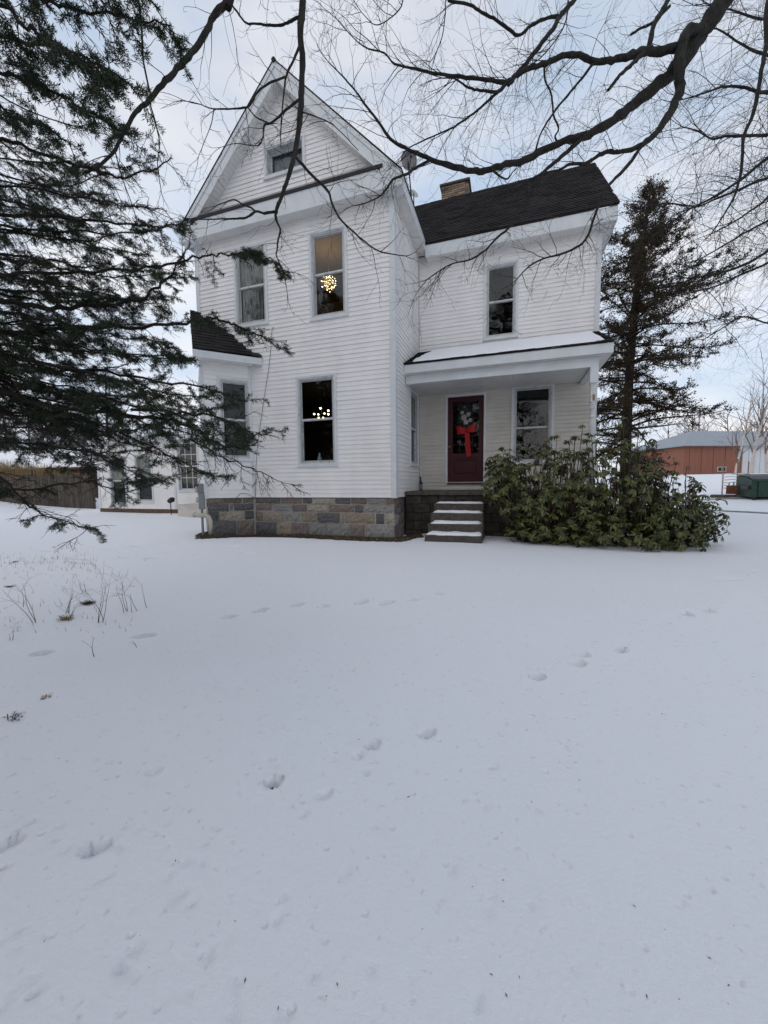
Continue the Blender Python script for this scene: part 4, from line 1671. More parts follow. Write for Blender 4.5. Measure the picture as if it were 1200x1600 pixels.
dp = empty("drain_pipe", (-4.62, -.62, -.9), "white plastic drain pipe poking out sideways from the stone foundation", "pipe")
pe = on(303, 804.5, (0, 1, 0), -.72)
mb = MB()
ps = Vector((-4.56, -.72, pe.z - .0))
mb.tube([pe, ps], .052, 14, False)
mb.tube([pe + Vector((.0, 0, 0)), pe + Vector((.05, 0, 0))], .061, 14, False)
mb.tube([ps + Vector((-.03, 0, 0)), ps + Vector((.03, 0.0, -.03)), ps + Vector((.05, 0.01, -.10)), ps + Vector((.05, 0.02, -.5))], .052, 12)
mb.build("pipe", M['pvc'], dp, True)
mb = MB()
mb.tube([pe + Vector((.03, 0, 0)), pe + Vector((.034, 0, 0))], .05, 14)
mb.build("bore", M['pipe_dark'], dp)
mb = MB()
pp = [on(x, y, (0, 1, 0), -.035) for x, y in ((428, 511), (425, 516), (424, 535), (420, 575), (416, 600), (410, 640), (403, 690), (400, 730), (399, 775))]
pq = [on(x, y, (q2, -q2, 0), q2 * (A0.x - A0.y) + .05) for x, y in ((395, 776), (388, 772.5), (378, 771), (371, 776), (364, 790), (352, 802), (341, 806.5), (332, 804), (326, 796), (322.5, 785))]
allp = pp + pq
sm = []
for i in range(len(allp) - 1):
    p0, p1, p2, p3 = allp[max(i - 1, 0)], allp[i], allp[i + 1], allp[min(i + 2, len(allp) - 1)]
    for k in range(4):
        t = k / 4
        sm.append(0.5 * ((2 * p1) + (p2 - p0) * t + (2 * p0 - 5 * p1 + 4 * p2 - p3) * t * t + (3 * p1 - p0 - 3 * p2 + p3) * t ** 3))
sm.append(allp[-1])
mb.tube(sm, .0055, 5)
tag(mb.build("hanging_cable", M['black'], None, True), "black cable hanging down the white siding and looping over the foundation", "cable")

# garden spotlight before the extension
gp = on(267.5, 803, (0, 1, 0), 3.9)
gl = empty("garden_spotlight", (gp.x, 3.9, gz(gp.x, 3.9)), "black garden spotlight on a stake before the extension", "lamp")
g0 = Vector((gp.x, 3.9, gz(gp.x, 3.9)))
mb = MB()
mb.tube([g0 - Vector((0, 0, .1)), g0 + Vector((0, 0, .50))], .018, 6)
mb.build("stake", M['black'], gl)
mb = MB()
mb.tube([g0 + Vector((-.12, 0, .52)), g0 + Vector((-.06, 0, .55)), g0 + Vector((.10, 0, .62)), g0 + Vector((.17, 0, .66))], [.05, .10, .11, .06], 10)
mb.tube([g0 + Vector((-.02, 0, .48)), g0 + Vector((.0, 0, .56))], .04, 8)
mb.build("lamp_head", M['black'], gl)


# ------------------------------------------------------------------ vegetation helpers
def catmull(pts, k=4):
    out = []
    for i in range(len(pts) - 1):
        p0, p1, p2, p3 = pts[max(i - 1, 0)], pts[i], pts[i + 1], pts[min(i + 2, len(pts) - 1)]
        for j in range(k):
            t = j / k
            out.append(0.5 * ((2 * p1) + (p2 - p0) * t + (2 * p0 - 5 * p1 + 4 * p2 - p3) * t * t + (3 * p1 - p0 - 3 * p2 + p3) * t ** 3))
    out.append(pts[-1])
    return out


def rnd_dir(rg):
    while True:
        v = Vector((rg.uniform(-1, 1), rg.uniform(-1, 1), rg.uniform(-1, 1)))
        if 0.05 < v.length < 1: return v.normalized()


def twig(mb, p, d, L, r, rg, level, droop=0.0, n=5, kids=3.0, zig=0.28, sides=4, split=0.75, first=0.2):
    """A crooked twig with side twigs; buds thicken the ends slightly."""
    pts, rr = [p], [r]
    d = d.normalized()
    seg = L / n
    kid = []
    for i in range(n):
        d = (d + rnd_dir(rg) * zig + Vector((0, 0, -droop))).normalized()
        p = p + d * seg
        pts.append(p)
        rr.append(max(r * (1 - 0.72 * (i + 1) / n), 0.0009))
        kid.append((p, d.copy(), rr[-1]))
    mb.tube(pts, rr, sides, False)
    if level > 0:
        m = int(kids + rg.random())
        for _ in range(m):
            t = first + (1 - first) * rg.random()
            q, dd, r2 = kid[min(int(t * n), n - 1)]
            ax_ = dd.cross(rnd_dir(rg))
            if ax_.length < 1e-3: continue
            ax_.normalize()
            a = rg.uniform(0.5, 1.05)
            nd = dd * math.cos(a) + ax_ * math.sin(a)
            twig(mb, q, nd, L * rg.uniform(.35, .75), max(r2 * split, .0009), rg, level - 1, droop, max(3, n - 1), kids, zig, 3, split, first)


def limb(pxs, depths, radii, tree, rg, spacing=0.12, tl=(.25, .7), tr=0.004, level=2, droop=0.0, start=0.0, name="limb", kids=2.6, bias=None, pre=None, prer=None):
    """A limb through points of the place (pixel, depth) with its own twigs."""
    n = len(pxs)
    if not hasattr(depths, '__len__'): depths = [depths] * n
    if len(depths) == 2: depths = [depths[0] + (depths[1] - depths[0]) * i / (n - 1) for i in range(n)]
    pts = [at(x, y, d) for (x, y), d in zip(pxs, depths)]
    rad = [radii[0] + (radii[1] - radii[0]) * (i / (n - 1)) for i in range(n)] if len(radii) == 2 else list(radii)
    if pre:
        pts = list(pre) + pts
        rad = list(prer) + rad
    k = 4
    cp = catmull(pts, k)
    cr_ = []
    for i in range(len(rad) - 1):
        cr_ += [rad[i] + (rad[i + 1] - rad[i]) * j / k for j in range(k)]
    cr_.append(rad[-1])
    cr_ = [r * (1 + 0.10 * rg.uniform(-1, 1)) for r in cr_]
    cp = [p + rnd_dir(rg) * r * 0.25 for p, r in zip(cp, cr_)]
    mb = MB()
    mb.tube(cp, cr_, 10 if max(rad) > .03 else 6)
    lo = mb.build(name, M['bark'], tree, True)
    tw = MB()
    acc = 0
    tot = sum((b - a).length for a, b in zip(cp[:-1], cp[1:]))
    run = 0
    for a, b, r in zip(cp[:-1], cp[1:], cr_):
        L = (b - a).length
        run += L
        if L < 1e-5 or run < start * tot: continue
        acc += L
        while acc > spacing:
            acc -= spacing * rg.uniform(.6, 1.4)
            t = (b - a).normalized()
            ax_ = t.cross(rnd_dir(rg))
            if ax_.length < .05: continue
            ax_.normalize()
            if bias is not None: ax_ = (ax_ + Vector(bias) * .6).normalized()
            ang = rg.uniform(.5, 1.2)
            nd = t * math.cos(ang) + ax_ * math.sin(ang)
            twig(tw, a.lerp(b, rg.random()), nd, rg.uniform(*tl), min(tr, r * .7), rg, level, droop, kids=kids)
    # the end of the limb runs on as a twig
    t = (cp[-1] - cp[-2]).normalized()
    for _ in range(2):
        twig(tw, cp[-1], (t + rnd_dir(rg) * .3).normalized(), rg.uniform(*tl), min(cr_[-1], tr), rg, level, droop, kids=kids)
    tw.build("twigs", M['twig'], lo, kind="stuff")
    return cp, cr_


# ------------------------------------------------------------------ big maple: trunk just out of the picture on the right
rg = random.Random(31)
tb = at(1720, 900, 3.6)
maple = empty("maple_tree", (tb.x, tb.y, gz(tb.x, tb.y)), "large bare maple whose thick crooked limb reaches in at upper right", "tree")
mb = MB()
z0 = gz(tb.x, tb.y)
fork = Vector((tb.x - .1, tb.y + .1, 5.6))
mb.tube(catmull([Vector((tb.x, tb.y, z0 - .3)), Vector((tb.x, tb.y, z0 + .3)), Vector((tb.x, tb.y + .05, 2.5)), fork, fork + Vector((.3, .2, 3.5))]),
        [.50] * 2 + [.42] * 3 + [.36] * 4 + [.33] * 4 + [.26] * 4, 14)
mb.build("trunk", M['bark'], maple, True)
pre1 = [fork + Vector((0, 0, -.2)), at(1380, -230, 4.1), at(1210, -150, 4.2)]
limb([(1135, -10), (1102, 40), (1078, 80), (1046, 118), (1012, 144), (973, 177), (943, 197), (913, 212), (880, 221), (850, 234), (817, 251), (790, 257), (760, 266), (738, 267),
      (700, 258), (667, 246), (633, 231), (610, 217), (593, 193), (573, 167), (556, 143), (533, 117), (513, 97)],
     [4.2, 4.2, 4.2, 4.2, 4.2, 4.15, 4.1, 4.05, 4.0, 3.95, 3.9, 3.85, 3.8, 3.8, 3.75, 3.7, 3.7, 3.7, 3.7, 3.7, 3.7, 3.7, 3.7],
     [.095, .089, .080, .068, .057, .049, .043, .039, .034, .033, .030, .029, .028, .027, .024, .018, .016, .014, .012, .010, .008, .006, .004],
     maple, rg, .07, (.2, .7), .0034, 2, start=.2, pre=pre1, prer=[.2, .15, .12])
limb([(1098, 44), (1075, 50), (1064, 75), (1061, 110), (1062, 135), (1055, 160), (1040, 187), (1020, 212), (1000, 228), (973, 237), (947, 238), (927, 248), (913, 256), (890, 257), (873, 266), (843, 273), (815, 290)],
     [4.15, 4.08, 4.04, 4.0, 4.0, 4.0, 3.95, 3.9, 3.85, 3.8, 3.8, 3.8, 3.8, 3.75, 3.75, 3.7, 3.7],
     [.05, .052, .05, .048, .045, .042, .036, .03, .025, .018, .02, .016, .018, .013, .012, .010, .006], maple, rg, .09, (.15, .5), .004, 2, start=.3)
limb([(1002, 228), (980, 260), (957, 283), (943, 300), (930, 335), (918, 370), (900, 387), (877, 397), (853, 403), (827, 416), (807, 437)], [3.85, 3.2],
     [.02, .016, .014, .013, .012, .011, .010, .009, .008, .006, .004], maple, rg, .075, (.15, .45), .0038, 2, droop=.05, start=.35, bias=(0, 0, -.5))
limb([(1062, 72), (1033, 80), (1007, 81), (980, 88), (957, 94), (933, 97), (910, 88), (887, 85), (867, 91), (850, 100), (827, 107), (805, 119), (795, 130), (783, 128), (750, 124), (707, 118), (680, 115), (653, 108), (617, 100), (600, 83), (567, 72), (537, 43)],
     [4.1, 3.5], [.045, .040, .042, .036, .032, .028, .027, .026, .025, .024, .023, .024, .022, .018, .016, .014, .012, .010, .008, .007, .005, .003], maple, rg, .065, (.2, .65), .0038, 2, start=.2)
limb([(797, 124), (777, 143), (750, 141), (733, 137), (710, 123), (690, 122)], [3.75, 3.6], [.018, .005], maple, rg, .09, (.2, .5), .0036, 2)
limb([(783, 140), (763, 157), (740, 177), (715, 195), (700, 203), (667, 217), (640, 230)], [3.75, 3.6], [.013, .005], maple, rg, .09, (.2, .55), .0036, 2)
limb([(908, -12), (890, 8), (873, 27), (867, 40), (847, 67), (827, 93), (808, 115)], [4.3, 3.85], [.026, .02], maple, rg, .16, (.2, .5), .0036, 2)
limb([(873, 25), (850, 30), (830, 40), (812, 55), (797, 48), (777, 32), (753, 20), (733, 7), (700, 1)], [4.2, 3.9], [.018, .012], maple, rg, .09, (.2, .6), .0038, 2)
limb([(1048, -12), (1043, 2), (1033, 20), (1020, 43), (1014, 72)], [4.4, 4.05], [.03, .024], maple, rg, .3, (.15, .4), .0036, 1)
limb([(1007, 82), (996, 92), (985, 103), (972, 114), (960, 128), (950, 141)], [4.0, 3.9], [.026, .02, .02, .018, .016, .014], maple, rg, .6, (.1, .3), .003, 1, name="dead_stub")
limb([(1046, 10), (1020, 35), (1000, 45), (986, 54)], [4.3, 4.2], [.016, .012], maple, rg, .4, (.1, .3), .003, 1)
limb([(914, 212), (887, 237), (867, 253), (845, 272), (833, 281), (818, 310), (800, 350), (777, 371), (757, 392), (733, 406), (710, 411), (690, 421), (667, 437)],
     [4.05, 3.1], [.024, .020, .017, .015, .014, .012, .010, .009, .008, .007, .006, .005, .004], maple, rg, .07, (.12, .42), .0036, 2, droop=.05, start=.3, bias=(0, 0, -.4))
limb([(850, 100), (852, 125), (862, 150), (865, 180), (873, 200), (867, 214), (872, 222)], [3.95, 3.98], [.012, .009, .008, .009, .008, .010, .009], maple, rg, .2, (.15, .4), .003, 2)
limb([(928, 98), (903, 130), (880, 157), (860, 183), (843, 213), (836, 242)], [3.95, 3.92], [.014, .012, .011, .010, .009, .010], maple, rg, .14, (.15, .5), .0034, 2)
limb([(672, 250), (648, 263), (637, 271), (627, 275), (614, 281), (604, 295), (594, 306), (572, 317), (550, 322)], [3.72, 3.2], [.016, .014, .013, .012, .011, .009, .007, .005, .003], maple, rg, .05, (.12, .4), .0034, 2, droop=.06, start=.3, bias=(0, 0, -.5))
limb([(765, 262), (790, 280), (800, 270)], [3.8, 3.6], [.012, .005], maple, rg, .1, (.2, .4), .0034, 2)
limb([(888, -8), (885, 30), (870, 60), (845, 90), (830, 100)], [3.9, 3.7], [.008, .004], maple, rg, .1, (.2, .5), .003, 2)
limb([(697, -5), (695, 30), (690, 60), (680, 85), (672, 97)], [3.6, 3.5], [.006, .003], maple, rg, .12, (.2, .5), .003, 2)
limb([(628, -8), (627, 10), (610, 28), (588, 39), (570, 25), (555, 5)], [3.6, 3.5], [.006, .003], maple, rg, .1, (.2, .5), .003, 2)

# ------------------------------------------------------------------ second tree: behind the camera, its boughs hang down in front of the gable
rg = random.Random(47)
hb = Vector((-0.9, -11.5, 0))
beech = empty("overhanging_tree", (hb.x, hb.y, gz(hb.x, hb.y)), "bare tree whose dark drooping boughs hang in front of the gable", "tree")
mb = MB()
z0 = gz(hb.x, hb.y)
hf = Vector((-.8, -11.3, 6.0))
mb.tube(catmull([Vector((hb.x, hb.y, z0 - .3)), Vector((hb.x, hb.y, 1.5)), hf, hf + Vector((-.3, -.4, 4))]), [.34] * 4 + [.28] * 4 + [.2] * 5, 12)
mb.build("trunk", M['bark'], beech, True)
pre = [hf, Vector((-.3, -8.6, 8.2)), at(478, -330, 3.2)]
limb([(473, -15), (470, 40), (472, 100), (471, 150), (468, 180), (464, 225), (459, 245), (449, 280), (440, 305), (431, 332)], [3.3, 3.0],
     [.029, .028, .0255, .025, .023, .020, .018, .015, .014, .013], beech, rg, .5, (.15, .35), .0032, 1, pre=pre, prer=[.12, .07, .035], start=.5)
limb([(431, 331), (413, 333), (399, 331), (387, 339), (375, 341), (353, 342), (317, 343)], [3.0, 2.85], [.011, .010, .010, .009, .008, .006, .004], beech, rg, .14, (.08, .28), .003, 1)
limb([(399, 330), (391, 324), (382, 321), (366, 312), (352, 316), (340, 320)], [2.95, 2.9], [.007, .003], beech, rg, .12, (.08, .25), .003, 1)
limb([(431, 333), (431, 343), (438, 359), (435, 373), (433, 389), (432, 400), (441, 420), (445, 433), (449, 460)], [3.0, 2.8], [.010, .009, .008, .007, .006, .005, .004, .003, .002], beech, rg, .1, (.08, .3), .0028, 1)
limb([(463, 247), (487, 273), (513, 299), (517, 313), (530, 340), (553, 363), (587, 390), (613, 397), (633, 400)], [3.02, 2.8], [.012, .010, .010, .009, .008, .006, .005, .004, .003], beech, rg, .11, (.1, .42), .003, 1)
limb([(468, 154), (447, 172), (427, 190), (413, 196), (411, 213), (406, 225), (396, 228), (370, 224), (345, 230)], [3.1, 2.95], [.011, .010, .009, .008, .006, .005, .004, .003, .002], beech, rg, .07, (.08, .35), .003, 2)
limb([(469, 70), (458, 95), (447, 120), (443, 150), (440, 180), (438, 214)], [3.15, 3.05], [.010, .009, .008, .006, .005, .004], beech, rg, .3, (.08, .25), .0028, 1)
limb([(447, 120), (425, 128), (403, 143), (390, 165), (378, 169), (363, 170), (333, 170), (313, 163)], [3.1, 2.95], [.009, .009, .009, .008, .007, .006, .005, .003], beech, rg, .11, (.1, .35), .003, 1)
limb([(386, 166), (400, 183), (420, 192)], [3.0, 3.05], [.005, .005], beech, rg, .2, (.1, .2), .003, 1)
limb([(334, 171), (331, 190), (322, 215), (310, 245)], [2.95, 2.9], [.004, .002], beech, rg, .15, (.1, .3), .0026, 1)
limb([(470, 24), (455, 33), (443, 38), (423, 40), (402, 37), (385, 36), (370, 18), (355, -2)], [3.25, 3.4], [.012, .012, .011, .010, .009, .008, .008, .009], beech, rg, .16, (.1, .4), .003, 1)
pre = [hf, Vector((-1.0, -9.0, 7.6)), at(400, -260, 2.9)]
limb([(362, -10), (353, 3), (333, 27), (320, 53), (300, 83), (277, 107), (253, 133), (233, 157), (217, 170), (197, 200), (180, 233), (157, 257), (133, 270)], [2.7, 2.5],
     [.022, .021, .020, .019, .018, .0165, .016, .014, .013, .012, .010, .009, .007], beech, rg, .17, (.12, .5), .003, 1, pre=pre, prer=[.1, .06, .03], start=.5)
limb([(236, 152), (224, 95), (222, 50), (217, 0), (215, -30)], [2.6, 2.7], [.006, .007], beech, rg, .25, (.1, .3), .0026, 1)
limb([(234, 160), (245, 200), (249, 225), (246, 255)], [2.6, 2.55], [.005, .003], beech, rg, .2, (.1, .3), .0026, 1)
limb([(180, 236), (190, 275), (203, 310), (213, 340)], [2.5, 2.5], [.004, .002], beech, rg, .2, (.1, .3), .0026, 1)
limb([(560, 235), (520, 195), (487, 180), (470, 175)], [3.5, 3.1], [.003, .006], beech, rg, .1, (.15, .35), .003, 2)

# ------------------------------------------------------------------ third bare tree, further back on the right
rg = random.Random(53)
tb = at(1560, 780, 9.5)
ash = empty("bare_tree", (tb.x, tb.y, gz(tb.x, tb.y)), "bare tree beyond the right edge with fine grey branches against the sky", "tree")
mb = MB()
z0 = gz(tb.x, tb.y)
mb.tube(catmull([Vector((tb.x, tb.y, z0 - .3)), Vector((tb.x, tb.y, 2)), Vector((tb.x - .1, tb.y, 6)), Vector((tb.x + .2, tb.y, 11))]), [.34] * 4 + [.3] * 4 + [.2] * 5, 12)
mb.build("trunk", M['bark'], ash, True)
tk = lambda z: Vector((tb.x - .05, tb.y, z))
for pxs, r0, zt in (([(1230, 150), (1200, 145), (1183, 143), (1160, 136), (1133, 135), (1110, 142), (1077, 153), (1050, 158)], .045, 8.0),
                    ([(1230, 212), (1200, 211), (1165, 212), (1133, 213), (1113, 217), (1090, 205), (1065, 198)], .040, 7.0),
                    ([(1230, 232), (1200, 247), (1167, 273), (1140, 293), (1117, 307), (1095, 318), (1073, 330), (1033, 360)], .042, 5.5),
                    ([(1230, 272), (1200, 278), (1175, 287), (1153, 297), (1120, 310), (1090, 322), (1050, 318), (1020, 320)], .038, 5.0),
                    ([(1230, 375), (1200, 392), (1170, 410), (1140, 422), (1105, 431), (1075, 435), (1060, 430)], .036, 4.2),
                    ([(1230, 395), (1200, 411), (1160, 428), (1125, 445), (1090, 455), (1060, 462)], .032, 3.8),
                    ([(1230, 335), (1200, 345), (1160, 366), (1120, 390), (1085, 410)], .03, 4.6),
                    ([(1230, 90), (1195, 85), (1160, 70), (1120, 45), (1090, 50)], .035, 8.6),
                    ([(1230, 20), (1190, 30), (1140, 15), (1100, 5)], .035, 9.4),
                    ([(1230, 500), (1200, 505), (1162, 495), (1125, 515), (1100, 530)], .022, 2.6),
                    ([(1230, 300), (1190, 318), (1150, 345), (1110, 366)], .03, 4.9)):
    n = len(pxs)
    limb(pxs, [9.0 + rg.uniform(-.5, .3) - 1.2 * i / n for i in range(n)], [r0, .008], ash, rg, .125, (.5, 1.5), .007, 2, start=.25, kids=3.2,
         pre=[tk(zt), at(1400, pxs[0][1] + 30, 9.3)], prer=[r0 * 1.5, r0 * 1.2])
limb([(1205, -15), (1197, 67), (1190, 110), (1177, 177), (1162, 213), (1158, 267), (1147, 307), (1125, 345), (1110, 367)], [5.6, 4.9], [.030, .028, .026, .022, .020, .017, .013, .009, .006], ash, rg, .25, (.2, .6), .004, 2,
     pre=[tk(9.5), at(1260, -120, 6.3)], prer=[.08, .04])

# ------------------------------------------------------------------ spruce at the left edge
rg = random.Random(77)
nrs = np.random.RandomState(5)
sp_base = at(-330, 900, 2.9)
spruce = empty("spruce_tree", (sp_base.x, sp_base.y, gz(sp_base.x, sp_base.y)), "dark spruce with drooping needled boughs reaching in from the left edge", "tree")
mb = MB()
z0 = gz(sp_base.x, sp_base.y)
mb.tube([Vector((sp_base.x, sp_base.y, z)) for z in (z0 - .3, z0 + .2, 2, 5, 8)], [.27, .24, .21, .15, .06], 12)
mb.build("trunk", M['spruce_bark'], spruce, True)


def add_needles(segs, length=(0.013, 0.021), step=0.0020, w=0.0015):
    """segs: list of (p0, p1, fullness). Thin four-sided slips standing round the shoot."""
    P_, T_ = [], []
    for a, b, full in segs:
        L = (b - a).length
        n = max(1, int(L / step * full))
        for i in range(n):
            P_.append(tuple(a.lerp(b, (i + rg.random()) / n)))
            T_.append(tuple((b - a) / max(L, 1e-6)))
    if not P_: return None, None
    P_, T_ = np.array(P_), np.array(T_)
    n = len(P_)
    rv = nrs.normal(size=(n, 3))
    rv[:, 2] += 0.3
    rv -= T_ * (rv * T_).sum(1, keepdims=True) if False else T_ * (rv * T_).sum(1)[:, None]
    rv /= np.linalg.norm(rv, axis=1)[:, None] + 1e-9
    lean = nrs.uniform(.35, .95, (n, 1))
    d = rv + T_ * lean
    d /= np.linalg.norm(d, axis=1)[:, None]
    side = np.cross(d, nrs.normal(size=(n, 3)))
    side /= np.linalg.norm(side, axis=1)[:, None] + 1e-9
    L = nrs.uniform(*length, size=(n, 1))
    v = np.stack([P_, P_ + d * L * .45 + side * w, P_ + d * L, P_ + d * L * .45 - side * w], 1).reshape(-1, 3)
    f = np.arange(n * 4).reshape(n, 4)
    return v, f


def shoot_rec(wood, segs, p, d, L, r, level, green, droop, full):
    """A crooked shoot with side shoots; needles on the outer part when it is alive."""
    n = 5 if level > 0 else 3
    pts = [p]
    for k in range(n):
        d = (d + rnd_dir(rg) * .24 + Vector((0, 0, -droop))).normalized()
        p = p + d * (L / n)
        pts.append(p)
    wood.tube(pts, [max(.0007, r * (1 - .7 * k / n)) for k in range(n + 1)], 3, False)
    for k in range(n):
        if green and k / n >= (.2 if level > 0 else 0): segs.append((pts[k], pts[k + 1], full))
        if level > 0 and k > 0:
            for s2 in (-1, 1):
                if rg.random() > .62: continue
                t = (pts[k + 1] - pts[k]).normalized()
                sd = t.cross(Vector((0, 0, 1)))
                if sd.length < .05: sd = Vector((1, 0, 0))
                sd.normalize()
                e_ = (t * rg.uniform(.4, .9) + sd * s2 * rg.uniform(.3, 1) + Vector((0, 0, rg.uniform(-.6, .35)))).normalized()
                shoot_rec(wood, segs, pts[k], e_, L * rg.uniform(.25, .55) * (1.15 - .5 * k / n), r * .6, level - 1, green and rg.random() < .92, droop, full)


def bough(pts, r0, r1, name="bough", shoot=(.12, .30), dens=0.04, green=0.75, bare_until=0.12, droop=0.05, hang=0.25, needle_full=0.9, sub=1.0, lev=2):
    cp = catmull(pts, 5)
    N = len(cp)
    r1 = min(r1, .0022)
    rr = [r0 + (r1 - r0) * (i / (N - 1)) ** .8 for i in range(N)]
    cp = [p + rnd_dir(rg) * (.012 if 2 < i < N - 1 else 0) for i, p in enumerate(cp)]
    mb = MB()
    mb.tube(cp, rr, 6)
    tot = sum((b - a).length for a, b in zip(cp[:-1], cp[1:]))
    run, acc = 0.0, 0.0
    segs = []
    sidef = 1
    wood = MB()
    phase = rg.uniform(0, 6)
    for i in range(N - 1):
        a, b = cp[i], cp[i + 1]
        L = (b - a).length
        run += L
        acc += L
        tpos = run / tot
        if tpos > .85 and green > 0: segs.append((a, b, needle_full))
        while acc > dens:
            acc -= dens * rg.uniform(.5, 1.5)
            t = (b - a).normalized()
            sv = t.cross(Vector((0, 0, 1)))
            if sv.length < .05: sv = Vector((1, 0, 0))
            sv.normalize()
            sidef = -sidef
            d = (t * rg.uniform(-.1, 1.0) + sv * sidef * rg.uniform(.3, 1.0) + Vector((0, 0, 1)) * rg.uniform(-2.2 * hang, .45)).normalized()
            L2 = rg.uniform(*shoot) * (1.2 - .6 * tpos)
            clump = .5 + .5 * math.sin(run * 5 + phase)
            alive = rg.random() < green * (.45 + .8 * clump) and tpos > bare_until
            shoot_rec(wood, segs, a.lerp(b, rg.random()), d, L2, .0026, 1 if (lev < 2 or not alive and rg.random() < .5) else 2, alive, droop, needle_full)
    bo = mb.build(name, M['spruce_bark'], spruce, True)
    wood.build("shoots", M['spruce_bark'], bo, kind="stuff")
    v, f = add_needles(segs)
    if v is not None:
        o = np_mesh("needles", v, f, M['needle'], bo)
        o["kind"] = "stuff"
        global NN
        NN += len(f)
    return len(segs)


NN = 0


def pxb(pxs, d0, d1):
    n = len(pxs)
    return [at(x, y, d0 + (d1 - d0) * i / (n - 1)) for i, (x, y) in enumerate(pxs)]


def from_trunk(pxs, d0, d1):
    p = pxb(pxs, d0, d1)
    r = Vector((sp_base.x, sp_base.y, p[0].z + 0.25))
    return [r, r.lerp(p[0], .55) + Vector((0, 0, .02))] + p


# boughs that can be followed one by one
bough(from_trunk([(-20, 465), (67, 482), (133, 477), (200, 473), (240, 453), (267, 430), (283, 402), (297, 380)], 2.3, 2.2), .022, .005, green=.7)
bough(from_trunk([(-20, 337), (83, 338), (167, 347), (217, 352), (300, 351)], 2.3, 2.2), .017, .004, green=.55)
bough(from_trunk([(-20, 220), (60, 237), (110, 257), (167, 272), (200, 275), (240, 263), (268, 246)], 2.1, 2.0), .014, .003, green=.35)
bough(from_trunk([(-20, 610), (50, 627), (100, 640), (200, 648), (283, 660), (320, 680), (365, 700), (410, 690)], 2.3, 2.2), .023, .004, green=.85)
bough(from_trunk([(-10, 590), (43, 633), (83, 663), (117, 690), (150, 710), (200, 733), (240, 752)], 2.4, 2.4), .014, .003, green=.3)
bough(from_trunk([(-20, 764), (67, 762), (133, 752), (200, 768), (265, 745)], 2.5, 2.5), .012, .003, green=.6, shoot=(.15, .32))
bough(from_trunk([(-20, 735), (33, 780), (67, 803), (117, 820), (152, 828)], 2.4, 2.3), .010, .003, green=.12, shoot=(.15, .35))
bough(from_trunk([(-20, 553), (100, 577), (167, 581), (267, 598), (333, 612), (385, 628)], 2.4, 2.2), .018, .004, green=.9)
bough(from_trunk([(-20, 430), (100, 425), (210, 420), (290, 405), (330, 400), (370, 396), (393, 395)], 2.2, 2.1), .013, .003, green=.5, dens=.06)
bough(pxb([(360, 397), (391, 396), (412, 400), (432, 412), (447, 434)], 2.1, 2.08), .004, .002, shoot=(.06, .14), green=1, dens=.03, needle_full=1.2)
bough(from_trunk([(-20, 520), (150, 512), (260, 508), (320, 499), (347, 500), (373, 509), (393, 519), (413, 529), (437, 546)], 2.3, 2.1), .014, .003, green=.75, dens=.06)
bough(from_trunk([(-20, 640), (100, 650), (220, 690), (310, 735), (345, 745)], 2.5, 2.4), .012, .002, green=.4, shoot=(.15, .35))
bough(pxb([(300, 688), (350, 715), (390, 730), (430, 750), (470, 762)], 2.25, 2.15), .006, .0015, green=.0, shoot=(.10, .26), dens=.04, hang=.5)
bough(pxb([(205, 640), (290, 645), (350, 655), (395, 680), (425, 676)], 2.1, 2.0), .008, .002, green=1, dens=.035, needle_full=1.1)
# dense hanging sprays at the upper left
bough(from_trunk([(-40, -40), (60, -5), (130, 20), (200, 28), (268, 40)], 1.7, 1.5), .014, .003, green=.95, dens=.035, hang=.45, needle_full=1.0)
bough(from_trunk([(-40, 60), (60, 72), (130, 90), (180, 120), (218, 148)], 1.6, 1.4), .013, .003, green=.95, dens=.035, hang=.4)
bough(from_trunk([(-40, 120), (40, 130), (100, 150), (150, 185), (200, 210)], 1.7, 1.5), .012, .003, green=.9, dens=.035, hang=.4)
bough(from_trunk([(-40, 10), (40, 40), (90, 75), (150, 110), (165, 135)], 1.5, 1.35), .012, .003, green=.95, dens=.035, hang=.45)
bough(from_trunk([(-40, -90), (60, -70), (140, -40), (210, -20), (250, 15)], 1.6, 1.45), .012, .003, green=.95, dens=.035, hang=.45)
bough(from_trunk([(-40, 170), (30, 185), (80, 200), (110, 225)], 1.8, 1.6), .011, .003, green=.8, dens=.04, hang=.4)
# filling boughs between them
for k in range(22):
    y0 = 235 + k * 22 + rg.uniform(-14, 14)
    x1 = rg.uniform(150, 285)
    dy = rg.uniform(-10, 60)
    d0 = rg.uniform(2.2, 3.3)
    bough(from_trunk([(-30, y0), (x1 * .35, y0 + dy * .3 + 8), (x1 * .7, y0 + dy * .7 + 8), (x1, y0 + dy - 8)], d0, d0 - .15), .012, .003,
          green=rg.choice((.5, .75, .95)), dens=.042, shoot=(.14, .32))
for k in range(5):
    y0 = 585 + k * 18 + rg.uniform(-10, 10)
    x1 = rg.uniform(120, 240)
    bough(from_trunk([(-30, y0 - 30), (x1 * .4, y0), (x1 * .75, y0 + 12), (x1, y0 + 16)], 2.6 + rg.uniform(-.2, .5), 2.5), .010, .003, green=rg.choice((.3, .6, .8)), dens=.055)
